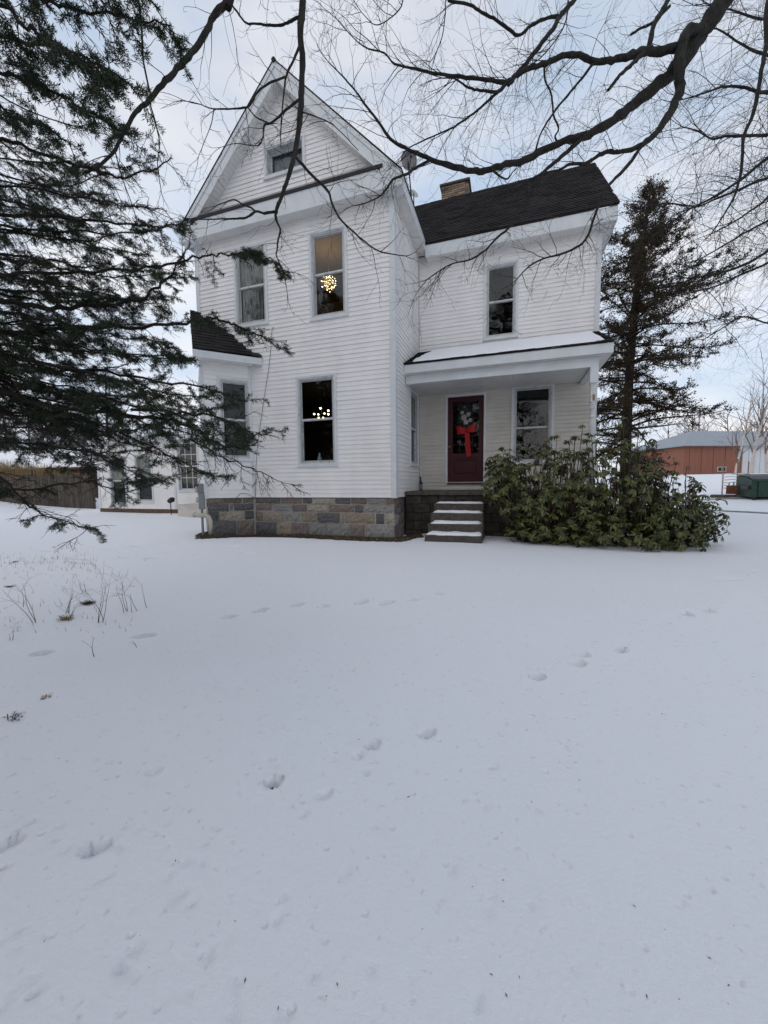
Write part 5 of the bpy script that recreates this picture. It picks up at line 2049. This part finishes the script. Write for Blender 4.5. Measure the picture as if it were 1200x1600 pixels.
# fine, half bare boughs low on the right, before the bay and the extension
for k, (xa, ya, xb, yb, gr) in enumerate(((-20, 560, 330, 625, .8), (-20, 585, 300, 655, .6), (-20, 610, 350, 690, .7), (-20, 640, 280, 715, .3), (-20, 650, 230, 740, .25),
                                          (-20, 540, 290, 560, .8), (-20, 500, 260, 535, .8), (-20, 450, 250, 475, .8), (-20, 400, 225, 425, .7), (-20, 360, 235, 400, .7), (-20, 290, 260, 330, .3))):
    d0 = 2.0 + .12 * (k % 4)
    bough(from_trunk([(xa, ya), (xa + (xb - xa) * .4, ya + (yb - ya) * .3), (xa + (xb - xa) * .75, ya + (yb - ya) * .75), (xb, yb)], d0 + .2, d0), .011, .002,
          green=gr, dens=.034, shoot=(.12, .30), hang=.35)
# higher boughs out of the picture that shade the yard
for k in range(14):
    a = rg.uniform(0, 2 * PI)
    zz = rg.uniform(3.5, 7.5)
    L = 2.6 * (1 - (zz - 3) / 7)
    r = Vector((sp_base.x, sp_base.y, zz))
    dv = Vector((math.cos(a), math.sin(a), -.2))
    bough([r, r + dv * L * .4, r + dv * L * .75 + Vector((0, 0, -.1)), r + dv * L + Vector((0, 0, .0))], .015, .004, green=.9, dens=.12, shoot=(.3, .6), needle_full=.35, lev=1)

# ------------------------------------------------------------------ rhododendron before the porch
rg = random.Random(91)
shrub = empty("rhododendron", (3.9, 0.1, -.9), "broad leafy evergreen rhododendron growing before the porch", "shrub")
ELL = [((2.75, .05, .12), (.85, .6, 1.02)), ((3.75, .15, .12), (.95, .7, 1.28)), ((3.35, .0, .45), (.7, .5, .75)), ((4.40, .25, .12), (.9, .8, 1.30)), ((4.85, .5, .12), (.6, .55, 1.05)), ((5.05, .35, -.15), (.85, .8, .95)),
       ((5.25, .0, -.55), (.75, .6, .55)), ((4.3, -.2, -.55), (1.0, .5, .5)), ((3.1, -.05, -.6), (.8, .4, .45)), ((5.7, .6, -.4), (.55, .6, .58)), ((2.25, .1, .35), (.42, .35, .55))]
WH = []
while len(WH) < 1600:
    (cx_, cy_, cz_), (a, b, c_) = rg.choice(ELL)
    d = rnd_dir(rg)
    rr_ = rg.uniform(.6, 1.1) if rg.random() < .82 else rg.uniform(.3, .7)
    p = Vector((cx_ + a * d.x * rr_, cy_ + b * d.y * rr_, cz_ + c_ * d.z * rr_))
    if p.z < gz(p.x, p.y) + .06 or (p.y > .62 and p.x < 4.42): continue
    if p.x < 2.25 and p.z < -.15: continue
    WH.append((p, Vector((d.x * .7, d.y * .7, max(d.z, -.2) + .5)).normalized()))


def leaf_mesh(L, W, bend, fold):
    vs = []
    n = 4
    for i in range(n + 1):
        t = i / n
        w = W * math.sin(PI * min(1, t * .93 + .05)) ** .8
        x = L * t * (1 - .15 * bend * t)
        z = -bend * L * t * t * .5
        vs += [(x, -w, z + fold * w), (x, 0, z), (x, w, z + fold * w)]
    fs = []
    for i in range(n):
        a = i * 3
        fs += [(a, a + 3, a + 4, a + 1), (a + 1, a + 4, a + 5, a + 2)]
    return vs, fs


LEAVES = [leaf_mesh(.125, .020, .5, .35), leaf_mesh(.105, .017, .9, .6), leaf_mesh(.14, .021, .4, .3)]
leaf_me = []
for vs, fs in LEAVES:
    me = bpy.data.meshes.new("leaf")
    me.from_pydata(vs, [], fs)
    me.materials.append(M['leaf'])
    me.polygons.foreach_set("use_smooth", [True] * len(fs))
    leaf_me.append(me)
order = sorted(WH, key=lambda q: (q[0] - CAM).length)
near = set(id(q) for q in order[:34])
AV, AF = [], []
n_single = 0
for q in WH:
    p, ax_ = q
    m = rg.randint(6, 12)
    ws = rg.uniform(.6, 1.02)
    u_ = ax_.orthogonal().normalized()
    w_ = ax_.cross(u_)
    ph = rg.uniform(0, 6)
    dr = rg.uniform(.2, 1.1)
    for k in range(m):
        a = ph + k * 2.4
        out = (u_ * math.cos(a) + w_ * math.sin(a)) + ax_ * rg.uniform(-.1, .5) + Vector((0, 0, -dr * rg.uniform(.6, 1.3)))
        out.normalize()
        yv = out.cross(ax_)
        if yv.length < .05: yv = out.orthogonal()
        yv.normalize()
        zv = out.cross(yv)
        if zv.z < 0: zv, yv = -zv, -yv
        s = rg.uniform(.8, 1.2) * ws
        mat4 = Matrix(((out.x * s, yv.x * s, zv.x * s, p.x + out.x * .01), (out.y * s, yv.y * s, zv.y * s, p.y + out.y * .01),
                       (out.z * s, yv.z * s, zv.z * s, p.z + out.z * .01), (0, 0, 0, 1)))
        li = rg.randrange(3)
        if id(q) in near and n_single < 295:
            o = bpy.data.objects.new("leaf", leaf_me[li])
            col.objects.link(o)
            o.parent = shrub
            o.matrix_local = Matrix.Translation(-Vector(shrub.location)) @ mat4
            n_single += 1
        else:
            b0 = len(AV)
            AV.extend(tuple(mat4 @ Vector(v)) for v in LEAVES[li][0])
            AF.extend(tuple(b0 + i for i in f) for f in LEAVES[li][1])
fo = np_mesh("foliage", np.array(AV), np.array(AF), M['leaf'], shrub, True)
fo["kind"] = "stuff"
stm = [MB() for _ in range(9)]
roots = [Vector((x, y, gz(x, y) - .03)) for x, y in ((2.75, .3), (3.2, .35), (3.6, .4), (4.0, .4), (4.4, .3), (4.8, .4), (5.1, .4), (5.5, .5), (3.0, .2))]
for i, (p, ax_) in enumerate(WH):
    if rg.random() < .25: continue
    k = min(range(9), key=lambda j: (roots[j].x - p.x) ** 2 + rg.uniform(0, .3))
    r = roots[k]
    q1 = r.lerp(p, .45) + Vector((rg.uniform(-.1, .1), rg.uniform(-.1, .1), -.06))
    q0 = r.lerp(p, .15) + Vector((rg.uniform(-.06, .06), rg.uniform(-.06, .06), .02))
    a = p - ax_ * .12
    stm[k].tube(catmull([r, q0, q1, a, p], 2), [.012, .011, .010, .009, .008, .007, .006, .005, .004], 4, False)
for s in stm: s.build("stem", M['stem'], shrub, True)

# ------------------------------------------------------------------ cedar behind the right end of the house
rg = random.Random(101)
cb = Vector((6.85, 9.2, 0))
ct = Vector((7.64, 10.37, 12.1))
cedar = empty("cedar_tree", (cb.x, cb.y, gz(cb.x, cb.y)), "tall ragged brownish cedar standing behind the right end of the house", "tree")
z0 = gz(cb.x, cb.y)
trunk = [Vector((cb.x, cb.y, z0 - .2)), Vector((6.80, 9.2, 2)), Vector((6.85, 9.25, 5)), Vector((7.05, 9.5, 8)), Vector((7.35, 9.9, 10.3)), ct]
tc_ = catmull(trunk, 6)
mb = MB()
mb.tube(tc_, [.215 - .2 * (i / (len(tc_) - 1)) ** 1.2 for i in range(len(tc_))], 10)
mb.build("trunk", M['cedar_bark'], cedar, True)


def trunk_at(z):
    for a, b in zip(tc_[:-1], tc_[1:]):
        if a.z <= z <= b.z: return a.lerp(b, (z - a.z) / (b.z - a.z))
    return tc_[-1]


SPR = []
for k in range(165):
    t = (k + rg.random()) / 165
    z = 1.0 + 10.9 * t ** .95
    o = trunk_at(z)
    a = rg.uniform(0, 2 * PI)
    hl = (z - 1.0) / 11.1
    L = np.interp(hl, [0, .08, .2, .37, .55, .67, .78, .89, 1], [2.2, 3.1, 3.6, 3.5, 3.1, 2.6, 1.75, .9, .22]) * (rg.uniform(.45, 1.08) if hl < .85 else rg.uniform(.6, 1))
    if z < 2.2: L *= .8
    rise = .10 + .5 * hl + rg.uniform(-.28, .3)
    d = Vector((math.cos(a), math.sin(a), rise)).normalized()
    n = 8
    pts, rr = [o], [.04 * (1 - hl) + .012]
    p = o
    for i in range(n):
        d = (d + Vector((0, 0, -.10 if i < 4 else .06)) + rnd_dir(rg) * .13).normalized()
        p = p + d * (L / n)
        pts.append(p)
        rr.append(rr[0] * (1 - .85 * (i + 1) / n))
    mb = MB()
    mb.tube(pts, rr, 5, False)
    for i in range(1, n + 1):
        for _ in range(int(2 + 1.35 * L) if hl > .14 else 3):
            dd = (pts[i] - pts[i - 1]).normalized()
            sd = (dd + rnd_dir(rg) * 1.0 + Vector((0, 0, .15))).normalized()
            L2 = rg.uniform(.2, .55) * (1.1 - .5 * i / n)
            q = pts[i - 1].lerp(pts[i], rg.random())
            q2_ = q + sd * L2 * .5
            q3 = q2_ + (sd + rnd_dir(rg) * .4).normalized() * L2 * .5
            mb.tube([q, q2_, q3], [.007, .005, .003], 3, False)
            if i / n > .2 or hl > .4:
                dense = rg.random()
                if dense < .16: continue
                for _ in range(int((14 + 16 * dense) * min(1, .35 + L * .35))):
                    SPR.append((q.lerp(q3, rg.uniform(.1, 1.15)) + rnd_dir(rg) * rg.uniform(0, .09), (sd + rnd_dir(rg) * .9).normalized()))
    mb.build("branch", M['cedar_bark'], cedar)
v = []
for p, d in SPR:
    L, w = rg.uniform(.04, .10), rg.uniform(.008, .016)
    s = d.cross(rnd_dir(rg))
    if s.length < .05: s = d.orthogonal()
    s.normalize()
    v += [p, p + d * L * .4 + s * w, p + d * L, p + d * L * .5 - s * w]
    s2 = s.cross(d)
    v += [p, p + d * L * .5 + s2 * w, p + (d + s * .4) * L * .9, p + d * L * .4 - s2 * w]
v = np.array([tuple(q) for q in v])
o = np_mesh("foliage", v, np.arange(len(v)).reshape(-1, 4), M['cedar'], cedar)
o["kind"] = "stuff"

# ------------------------------------------------------------------ left distance: shed, reeds, board fence
def on_ground(px, d):
    """Point on the snow at column px, d metres along the optical axis."""
    p = at(px, 790, d)
    return Vector((p.x, p.y, gz(p.x, p.y)))


fa, fb = on_ground(-60, 21.5), on_ground(150, 20.0)
fence = empty("board_fence", (fa.x, fa.y, fa.z), "weathered grey brown board fence before the low shed", "fence")
du = (fb - fa)
Lf = math.hypot(du.x, du.y)
Tf = frame((fa.x, fa.y, 0), (du.x, du.y, 0), (du.y, -du.x, 0))
fr = random.Random(12)
u = 0.0
zb_ = -1.0
while u < Lf:
    w = fr.uniform(.15, .21)
    top = 0.93 + fr.uniform(-.04, .03)
    mb = MB()
    mb.cbox(u, u + w - .012, 0, .025, zb_ - .1, top, .004, Tf, .004, fr)
    mb.build("board", M['weathered_board'], fence)
    u += w
mb = MB()
for zz in (-.5, .55): mb.box(0, Lf, -.05, -.002, zz, zz + .1, Tf)
mb.build("rail", M['weathered_board'], fence)
u = 0
while u <= Lf:
    mb = MB()
    mb.cbox(u - .06, u + .06, -.17, -.052, zb_ - .2, 1.02 if (int(u * 10) % 3) else 1.25, .01, Tf)
    mb.build("post", M['weathered_board'], fence)
    u += 2.4
sa, sb = on_ground(-40, 26.5), on_ground(158, 24.0)
shed = empty("garden_shed", (sa.x, sa.y, sa.z), "low brown shed with snow on its roof behind the board fence", "shed")
du = sb - sa
Ls = math.hypot(du.x, du.y)
Ts = frame((sa.x, sa.y, 0), (du.x, du.y, 0), (du.y, -du.x, 0))
mb = MB()
mb.box(0, Ls, -4, 0, -1.2, 1.62, Ts)
mb.prism([Ts(Ls, 0, 1.62), Ts(Ls, -2, 2.85), Ts(Ls, -4, 1.62)], Ts(-.1, 0, 0) - Ts(0, 0, 0))
mb.build("wall", M['shed_wall'], shed)
mb = MB()
mb.prism([Ts(-.3, .4, 1.52), Ts(-.3, -2, 2.90), Ts(-.3, -2, 2.78), Ts(-.3, .4, 1.40)], Ts(Ls + .6, 0, 0) - Ts(0, 0, 0))
mb.prism([Ts(-.3, -4.4, 1.52), Ts(-.3, -2, 2.90), Ts(-.3, -2, 2.78), Ts(-.3, -4.4, 1.40)], Ts(Ls + .6, 0, 0) - Ts(0, 0, 0))
sroof = mb.build("roof", M['shed_wall'], shed)
mb = MB()
mb.prism([Ts(-.25, .36, 1.55), Ts(-.25, .33, 1.66), Ts(-.25, -2, 3.03), Ts(-.25, -2, 2.905)], Ts(Ls + .5, 0, 0) - Ts(0, 0, 0))
mb.prism([Ts(-.25, -4.36, 1.55), Ts(-.25, -4.33, 1.66), Ts(-.25, -2, 3.03), Ts(-.25, -2, 2.905)], Ts(Ls + .5, 0, 0) - Ts(0, 0, 0))
mb.build("snow", M['roof_snow'], sroof, kind="stuff")
# tan reeds over the fence
rd = MB()
for k in range(1500):
    u = fr.uniform(0, Lf * .78)
    p = Tf(u, -.5 - fr.random() * 1.0, 0)
    p.z = gz(p.x, p.y)
    h = (1.98 + fr.gauss(0, .16)) * (1 if u < Lf * .6 else .85)
    l = Vector((fr.uniform(-.15, .15), fr.uniform(-.1, .1), 0))
    rd.tube([p, p + Vector((0, 0, h * .6)) + l * .4, p + Vector((0, 0, h)) + l], [.007, .006, .003], 3, False)
    if fr.random() < .6:
        q = p + Vector((0, 0, h * fr.uniform(.6, .95))) + l * .7
        s = Vector((fr.uniform(-.3, .3), fr.uniform(-.2, .2), fr.uniform(-.25, .12)))
        w_ = Vector((.0, 0, .016))
        rd.face(q - w_, q + s * .5 + w_, q + s, q + s * .5 - w_)
tag(rd.build("dry_reeds", M['drygrass']), "tall tan dry reeds standing between fence and shed", "reeds", None, "stuff")


# ------------------------------------------------------------------ bare trees and wood lines
def bare_tree_mesh(seed, H, r0, upright=.75, levels=3, kids=3.2, sides=5, spread=1.0, fat=0.0):
    rg_ = random.Random(seed)
    tr, tw = MB(), MB()
    n = 9
    p = Vector((0, 0, -.2))
    d = Vector((0, 0, 1))
    pts, rr = [p], [r0]
    for i in range(n):
        d = (d + rnd_dir(rg_) * .10 + Vector((0, 0, .1))).normalized()
        p = p + d * (H * .9 / n)
        pts.append(p)
        rr.append(r0 * (1 - .85 * (i + 1) / n))
    tr.tube(pts, rr, 7, False)
    for i in range(2, n + 1):
        for _ in range(3):
            a = rg_.uniform(0, 2 * PI)
            dv = Vector((math.cos(a) * spread, math.sin(a) * spread, upright + rg_.uniform(-.2, .5))).normalized()
            L = H * .36 * (1.1 - .6 * i / n) * rg_.uniform(.6, 1.1)
            twig(tw, pts[i - 1].lerp(pts[i], rg_.random()), dv, L, rr[i] * .5 + .006 + fat, rg_, levels - 1, -.03, 5, kids, .22, 3, .55, .3)
    return tr, tw


def place_tree(name, label, cat, seed, px, d, H, r0, mtr, mtw, group=None, **kw):
    g = on_ground(px, d)
    t = empty(name, g, label, cat, group)
    tr, tw = bare_tree_mesh(seed, H, r0, **kw)
    a = bpy.data.meshes
    for m_, nm, mt in ((tr, "trunk", mtr), (tw, "crown", mtw)):
        me = a.new(nm)
        me.from_pydata(m_.v, [], m_.f)
        me.materials.append(mt)
        o = bpy.data.objects.new(nm, me)
        col.objects.link(o)
        o.parent = t
    return t


place_tree("bare_tree", "dark bare tree with forked trunk rising behind the extension roof", "tree", 201, 168, 30, 10.5, .17, M['bark'], M['far_twig'], kids=2.6)
place_tree("bare_tree", "bare grey tree standing left of the forked one, behind the shed", "tree", 202, 95, 34, 7.5, .14, M['bark'], M['far_twig'], kids=2.8)
place_tree("bare_tree", "bare tree at the far left edge beyond the shed roof", "tree", 203, 20, 36, 8.0, .14, M['bark'], M['far_twig'], kids=2.8)
place_tree("birch_tree", "pale birch trunk nearest the red barn, right of its red wall", "tree", 211, 1146, 27, 7.2, .085, M['birch'], M['far_twig_red'], kids=2.4, upright=1.6)
place_tree("birch_tree", "thickest pale birch, before the white wall of the barn", "tree", 212, 1172, 27.5, 9.2, .12, M['birch'], M['far_twig_red'], kids=2.6, upright=1.6)
place_tree("birch_tree", "pale birch at the right edge above the dumpster", "tree", 213, 1194, 28, 9.6, .10, M['birch'], M['far_twig_red'], kids=2.4, upright=1.6)
place_tree("bare_tree", "bare crown showing over the barn roof between cedar and birches", "tree", 214, 1085, 52, 10, .16, M['far_twig_red'], M['far_twig_red'], kids=2.6)


def wood_line(name, label, px0, px1, d, H, n, mt, seed):
    rg_ = random.Random(seed)
    var = [bare_tree_mesh(seed + i, H, .19, kids=3.2, sides=3, fat=.03) for i in range(4)]
    V, F3, F4 = [], [], []
    base = 0
    for k in range(n):
        g = on_ground(px0 + (px1 - px0) * (k + rg_.random()) / n, d + rg_.uniform(-4, 14))
        tr, tw = var[k % 4]
        a = rg_.uniform(0, 6.28)
        s = rg_.uniform(.75, 1.15)
        ca, sa_ = math.cos(a) * s, math.sin(a) * s
        for m_ in (tr, tw):
            A = np.array(m_.v)
            V.append(np.stack([A[:, 0] * ca - A[:, 1] * sa_ + g.x, A[:, 0] * sa_ + A[:, 1] * ca + g.y, A[:, 2] * s + g.z], 1))
            F4.append(np.array([f for f in m_.f if len(f) == 4]) + base)
            base += len(A)
    o = np_mesh(name, np.concatenate(V), np.concatenate(F4), mt)
    return tag(o, label, "wood", None, "stuff")


wood_line("tree_line", "grey bare wood far behind the shed on the left", -260, 175, 44, 9.5, 70, M['far_twig'], 301)
wood_line("tree_line", "reddish bare wood far behind the barn on the right", 1040, 1420, 60, 10.5, 46, M['far_twig_red'], 321)

# ------------------------------------------------------------------ barn, dumpster, garden rack on the right
def bar(px, y, d): return at(px, y, d)


bq = on_ground(1064, 36)
br_ = on_ground(1290, 37.5)
barn = empty("barn", (bq.x, bq.y, bq.z), "long barn with red left wall, white right wall and grey roof", "barn")
du = br_ - bq
Lb = math.hypot(du.x, du.y)
Tb = frame((bq.x, bq.y, 0), (du.x, du.y, 0), (du.y, -du.x, 0))
um = (on(1156, 720, Vector((du.y, -du.x, 0)).normalized(), Vector((du.y, -du.x, 0)).normalized().dot(Vector((bq.x, bq.y, 0)))) - Vector((bq.x, bq.y, 0))).dot(Vector((du.x, du.y, 0)).normalized())
zb0 = min(bq.z, br_.z) - .3
zt0 = 3.62
k = 0
u = 0.0
while u < um - .01:
    w = min(.62, um - u)
    mb = MB()
    mb.box(u, u + w - .03, -.1, .02 + .02 * (k % 2), zb0, zt0, Tb)
    mb.build("panel", M['barn_red'], barn)
    u += .62
    k += 1
while u < Lb:
    mb = MB()
    mb.box(u, u + .59, -.1, .02 + .02 * (k % 2), zb0, zt0, Tb)
    mb.build("panel", M['barn_white'], barn)
    u += .62
    k += 1
mb = MB()
mb.box(0, Lb, -8, -.101, zb0, zt0 - .02, Tb)
mb.build("wall", M['barn_red'], barn)
mb = MB()
uh = um * .78
mb.prism([Tb(-.4, .45, zt0 - .05), Tb(Lb + .4, .45, zt0 - .05), Tb(Lb - 2.5, -4, 5.5), Tb(uh, -4, 5.5)], (0, 0, .1))
mb.prism([Tb(-.4, -8.45, zt0 - .05), Tb(Lb + .4, -8.45, zt0 - .05), Tb(Lb - 2.5, -4, 5.5), Tb(uh, -4, 5.5)], (0, 0, .1))
mb.prism([Tb(-.4, .45, zt0 - .05), Tb(uh, -4, 5.5), Tb(-.4, -8.45, zt0 - .05)], (0, 0, .1))
mb.prism([Tb(Lb + .4, .45, zt0 - .05), Tb(Lb - 2.5, -4, 5.5), Tb(Lb + .4, -8.45, zt0 - .05)], (0, 0, .1))
mb.build("roof", M['barn_roof'], barn)
uw = um * .60
mb = MB()
mb.box(uw, uw + .9, .045, .07, 1.2, 1.65, Tb)
wf = mb.build("window", M['trim'], barn)
mb = MB()
mb.box(uw + .05, uw + .43, .071, .076, 1.24, 1.61, Tb)
mb.box(uw + .47, uw + .85, .071, .076, 1.24, 1.61, Tb)
mb.build("pane", M['black'], wf)

def facing(p, turn):
    """Frame at p whose front looks back to the yard, turned by some degrees."""
    nv = Vector((CAM.x - p.x, CAM.y - p.y, 0)).normalized()
    nv = Matrix.Rotation(math.radians(turn), 3, 'Z') @ nv
    return frame((p.x, p.y, p.z), (-nv.y, nv.x, 0), nv)


dp0 = on_ground(1171, 18)
Tn = facing(dp0, 24)
dump = empty("dumpster", dp0, "dark green steel dumpster with black lids at the right edge", "dumpster")
mb = MB()
mb.prism([Tn(.03, 0, .18), Tn(.03, 0, .98), Tn(.0, -.35, 1.12), Tn(.03, -1.35, 1.22), Tn(.08, -1.35, .18)], Tn(1.9, 0, 0) - Tn(0, 0, 0))
dbody = mb.build("body", M['dumpster'], dump)
mb = MB()
for uu in (.28, .75, 1.22, 1.66): mb.box(uu, uu + .07, .002, .05, .2, .92, Tn)
mb.box(.0, 1.96, .002, .06, .925, 1.0, Tn)
mb.build("rib", M['dumpster'], dump)
for a, b in ((.03, .95), (.98, 1.9)):
    mb = MB()
    mb.prism([Tn(a, .05, 1.0), Tn(a, -.35, 1.145), Tn(a, -1.4, 1.25), Tn(a, -1.4, 1.29), Tn(a, -.35, 1.185), Tn(a, .05, 1.04)], Tn(b - a, 0, 0) - Tn(0, 0, 0))
    mb.build("lid", M['lid'], dump)
mb = MB()
mb.box(-.10, .02, -.62, -.05, .55, .72, Tn)
mb.build("lifting_sleeve", M['black'], dump)
for uu in (.15, 1.6):
    for nn in (-.1, -1.2):
        mb = MB()
        mb.tube([Tn(uu, nn, .0 + .08), Tn(uu + .07, nn, .08)], .08, 10)
        mb.box(uu - .03, uu + .1, nn - .05, nn + .05, .10, .18, Tn)
        mb.build("caster", M['black'], dump)

rk0 = on_ground(1127, 20)
Tk = facing(rk0, 0)
rack = empty("garden_rack", rk0, "rack of tan posts and wavy white slats beside the dumpster", "rack")
for uu, hh in ((0.0, 1.72), (.55, 1.9), (.95, 1.75)):
    mb = MB()
    mb.cbox(uu - .025, uu + .025, -.025, .025, -.1, hh, .005, Tk)
    mb.build("post", M['tan_wood'], rack)
for j in range(6):
    mb = MB()
    zz = .38 + j * .15
    mb.tube([Tk(-.05 + i * .107, .04, zz + .018 * math.sin(i * 1.3 + j)) for i in range(11)], .022, 5)
    mb.build("slat", M['white_rail'], rack)
bn0 = on_ground(1131, 19.5)
Tq = facing(bn0, 0)
binb = empty("rusty_bin", bn0, "rusty red brown metal bin on a low board base left of the dumpster", "bin")
mb = MB()
ring(mb, lambda u, n, z: Tq(u, z - .7, n + .16), 0.05, .82, 0, .7, .025, 0, .42)
mb.box(.07, .8, -.68, -.02, .162, .18, Tq)
mb.build("body", M['rust'], binb)
mb = MB()
for i in range(4): mb.tube([Tq(.1 + .18 * i, -.1 - .1 * (i % 2), .3), Tq(.16 + .18 * i, -.3, .72 + .05 * (i % 3))], .03, 5)
mb.build("scrap_wood", M['tan_wood'], binb, kind="stuff")
mb = MB()
mb.cbox(-.55, 1.15, -.9, .25, -.02, .11, .01, Tq)
mb.build("board_base", M['weathered_board'], binb)

# ------------------------------------------------------------------ dead weeds, tufts and grass poking through the snow
rg = random.Random(123)
WEED = [(57, 972, 80, 3, "tall dead weed with three upright stems, farthest left of the weeds"),
        (104, 958, 60, 3, "branching dead weed just left of the brown grass tuft"),
        (158, 972, 95, 4, "tallest cluster of dead weed stems beside the brown grass tuft"),
        (196, 955, 78, 3, "dead weed with dark curved stems right of the tallest cluster"),
        (209, 956, 50, 2, "thin dead weed between the curved stems and the bent one"),
        (229, 951, 50, 1, "bent single dead weed stem, rightmost of the weeds"),
        (144, 1027, 48, 1, "lone straight dead stem standing in open snow below the weeds"),
        (38, 948, 32, 1, "short dead stem beside the farthest left weed"),
        (16, 1000, 24, 2, "low curled dead stem at the left edge below the weeds"),
        (106, 970, 48, 2, "spindly dead weed rising out of the green grass tuft"),
        (213, 1010, 22, 1, "tiny dead stem with a curled tip in open snow"),
        (130, 925, 30, 2, "small dead weed with forked top at the back of the patch")]
for px, py, hpx, ns, lab in WEED:
    g = ground_at(px, py)
    dd = (g - CAM).dot(_fw)
    H = hpx / FPX * dd * .80
    mb = MB()
    for i in range(ns):
        d = Vector((rg.uniform(-.28, .28), rg.uniform(-.2, .2), 1)).normalized()
        if "bent" in lab: d = Vector((-.3, 0, 1)).normalized()
        q = g + Vector((rg.uniform(-.03, .03), rg.uniform(-.03, .03), -.02))
        twig(mb, q, d, H * rg.uniform(.7, 1.05) + .02, .0032, rg, 2 if ns > 1 else 1, 0.0, 6, 1.8, .16, 4, .6, .35)
    w = mb.build("dead_weed", M['weed'], None, False, None, tuple(g))
    tag(w, lab, "weed", "dead weeds in the snow")


def tuft(px, py, n, L, mt, lab, flat=.5, name="grass_tuft"):
    g = ground_at(px, py)
    mb = MB()
    for i in range(n):
        a = rg.uniform(0, 2 * PI)
        l = L * rg.uniform(.5, 1.2)
        out = Vector((math.cos(a) * flat, math.sin(a) * flat, rg.uniform(.15, .8))).normalized()
        q = g + Vector((rg.gauss(0, L * .35), rg.gauss(0, L * .25), -.01))
        m_ = q + out * l * .55
        e_ = q + out * l + Vector((0, 0, -l * .35))
        s = out.cross(Vector((0, 0, 1))).normalized() * .003
        mb.face(q - s, q + s, m_ + s, m_ - s)
        mb.face(m_ - s, m_ + s, e_)
    return tag(mb.build(name, mt, None, False, None, tuple(g)), lab, "grass tuft")


tuft(138, 943, 150, .09, M['deadleaf'], "matted brown tuft of dead grass among the tall weeds")
tuft(104, 967, 120, .09, M['drygrass'], "olive tuft of flattened grass beside the weed patch")
tuft(16, 917, 60, .06, M['deadleaf'], "small brown tuft near the left edge behind the weeds")
tuft(24, 878, 60, .07, M['drygrass'], "small tan tuft farthest back at the left edge")
tuft(75, 1090, 30, .05, M['drygrass'], "sparse grass blades in the open snow below the weeds")
tuft(20, 1122, 24, .08, M['weed'], "dark twiggy tuft at the left edge in the nearer snow")
mb = MB()
for k in range(420):
    px, py = rg.uniform(-5, 150) , rg.gauss(880, 9)
    if rg.random() < .35: px, py = rg.uniform(0, 230), rg.uniform(870, 990)
    if px > 150 and rg.random() < .6: continue
    g = ground_at(px, py)
    d = Vector((rg.uniform(-.5, .5), rg.uniform(-.5, .5), rg.uniform(.3, 1))).normalized()
    l = rg.uniform(.03, .09)
    s = d.cross(Vector((0, 0, 1))).normalized() * .003
    mb.face(g - s, g + s, g + d * l)
tag(mb.build("grass_blades", M['drygrass']), "thin scatter of tan grass blades poking through the snow", "grass", None, "stuff")
mb = MB()
for k in range(90):
    px, py = rg.uniform(0, 1150), rg.uniform(900, 1580)
    g = ground_at(px, py) + Vector((0, 0, .003))
    l = rg.uniform(.002, .008)
    a = rg.uniform(0, 6.3)
    d = Vector((math.cos(a), math.sin(a), .1)) * l
    s = Vector((-math.sin(a), math.cos(a), .2)) * l * .3
    mb.face(g - d, g + s, g + d, g - s)
tag(mb.build("litter_flecks", M['deadleaf']), "specks of bark and seed litter lying on the snow", "litter", None, "stuff")
mb = MB()
for k in range(260):
    t = rg.random()
    x = -5.2 + 5.6 * t
    y = (-.18 if x > -3.7 else -.2 - min(abs(x + 3.7), .85) * .95) + rg.uniform(-.14, .02)
    if x < -4.55: y = -1.0 + (-4.55 - x) * 1.2 + rg.uniform(-.1, .1)
    g = Vector((x, y, gz(x, y) + .04))
    d = Vector((rg.uniform(-.6, .6), rg.uniform(-.7, .2), rg.uniform(.2, .8))).normalized()
    l = rg.uniform(.03, .09)
    s = d.cross(Vector((0, 0, 1))).normalized() * .004
    mb.face(g - s, g + s, g + d * l)
tag(mb.build("foundation_grass", M['drygrass']), "dry grass and leaves along the foot of the stone foundation", "grass", None, "stuff")

# trees behind the camera, which the window panes mirror
for i, (x, y, H) in enumerate(((-9, -24, 11), (-3, -27, 13), (4, -24, 12), (11, -25, 12), (17, -19, 11), (-14, -19, 11), (0, -21, 9.5), (8, -29, 14))):
    t = empty("bare_tree", (x, y, gz(x, y)), "bare tree behind the yard, mirrored darkly in the window panes", "tree", "trees behind the yard")
    tr, tw = bare_tree_mesh(400 + i % 4, H, .2, kids=3.0, spread=1.3, upright=.55)
    for m_, nm in ((tr, "trunk"), (tw, "crown")):
        me = bpy.data.meshes.new(nm)
        me.from_pydata(m_.v, [], m_.f)
        me.materials.append(M['bark'])
        o = bpy.data.objects.new(nm, me)
        col.objects.link(o)
        o.parent = t

# unseen evergreens added on the camera's side to darken the pane reflections
for i, (x, y, sc_, rz_) in enumerate(((-13.5, -15.5, 1.15, .5), (-9.0, -19.0, 1.25, 2.1), (-4.5, -18.0, 1.1, 3.9), (0.5, -21.0, 1.3, 5.2), (-17.5, -11.0, 1.2, 1.2), (-11.4, -17.2, 1.2, .2), (-15.6, -18.6, 1.35, 4.4), (-10.6, -14.4, 1.0, 2.9), (-7.0, -16.0, 1.05, 1.7))):
    t = empty("unseen_evergreen", (x, y, gz(x, y)), "dark evergreen added out of view behind the yard to darken the lower panes", "tree", "unseen evergreens behind the yard")
    t.rotation_euler.z = rz_
    t.scale = (sc_, sc_, sc_)
    for c0 in list(cedar.children):
        c1 = c0.copy()
        col.objects.link(c1)
        c1.parent = t
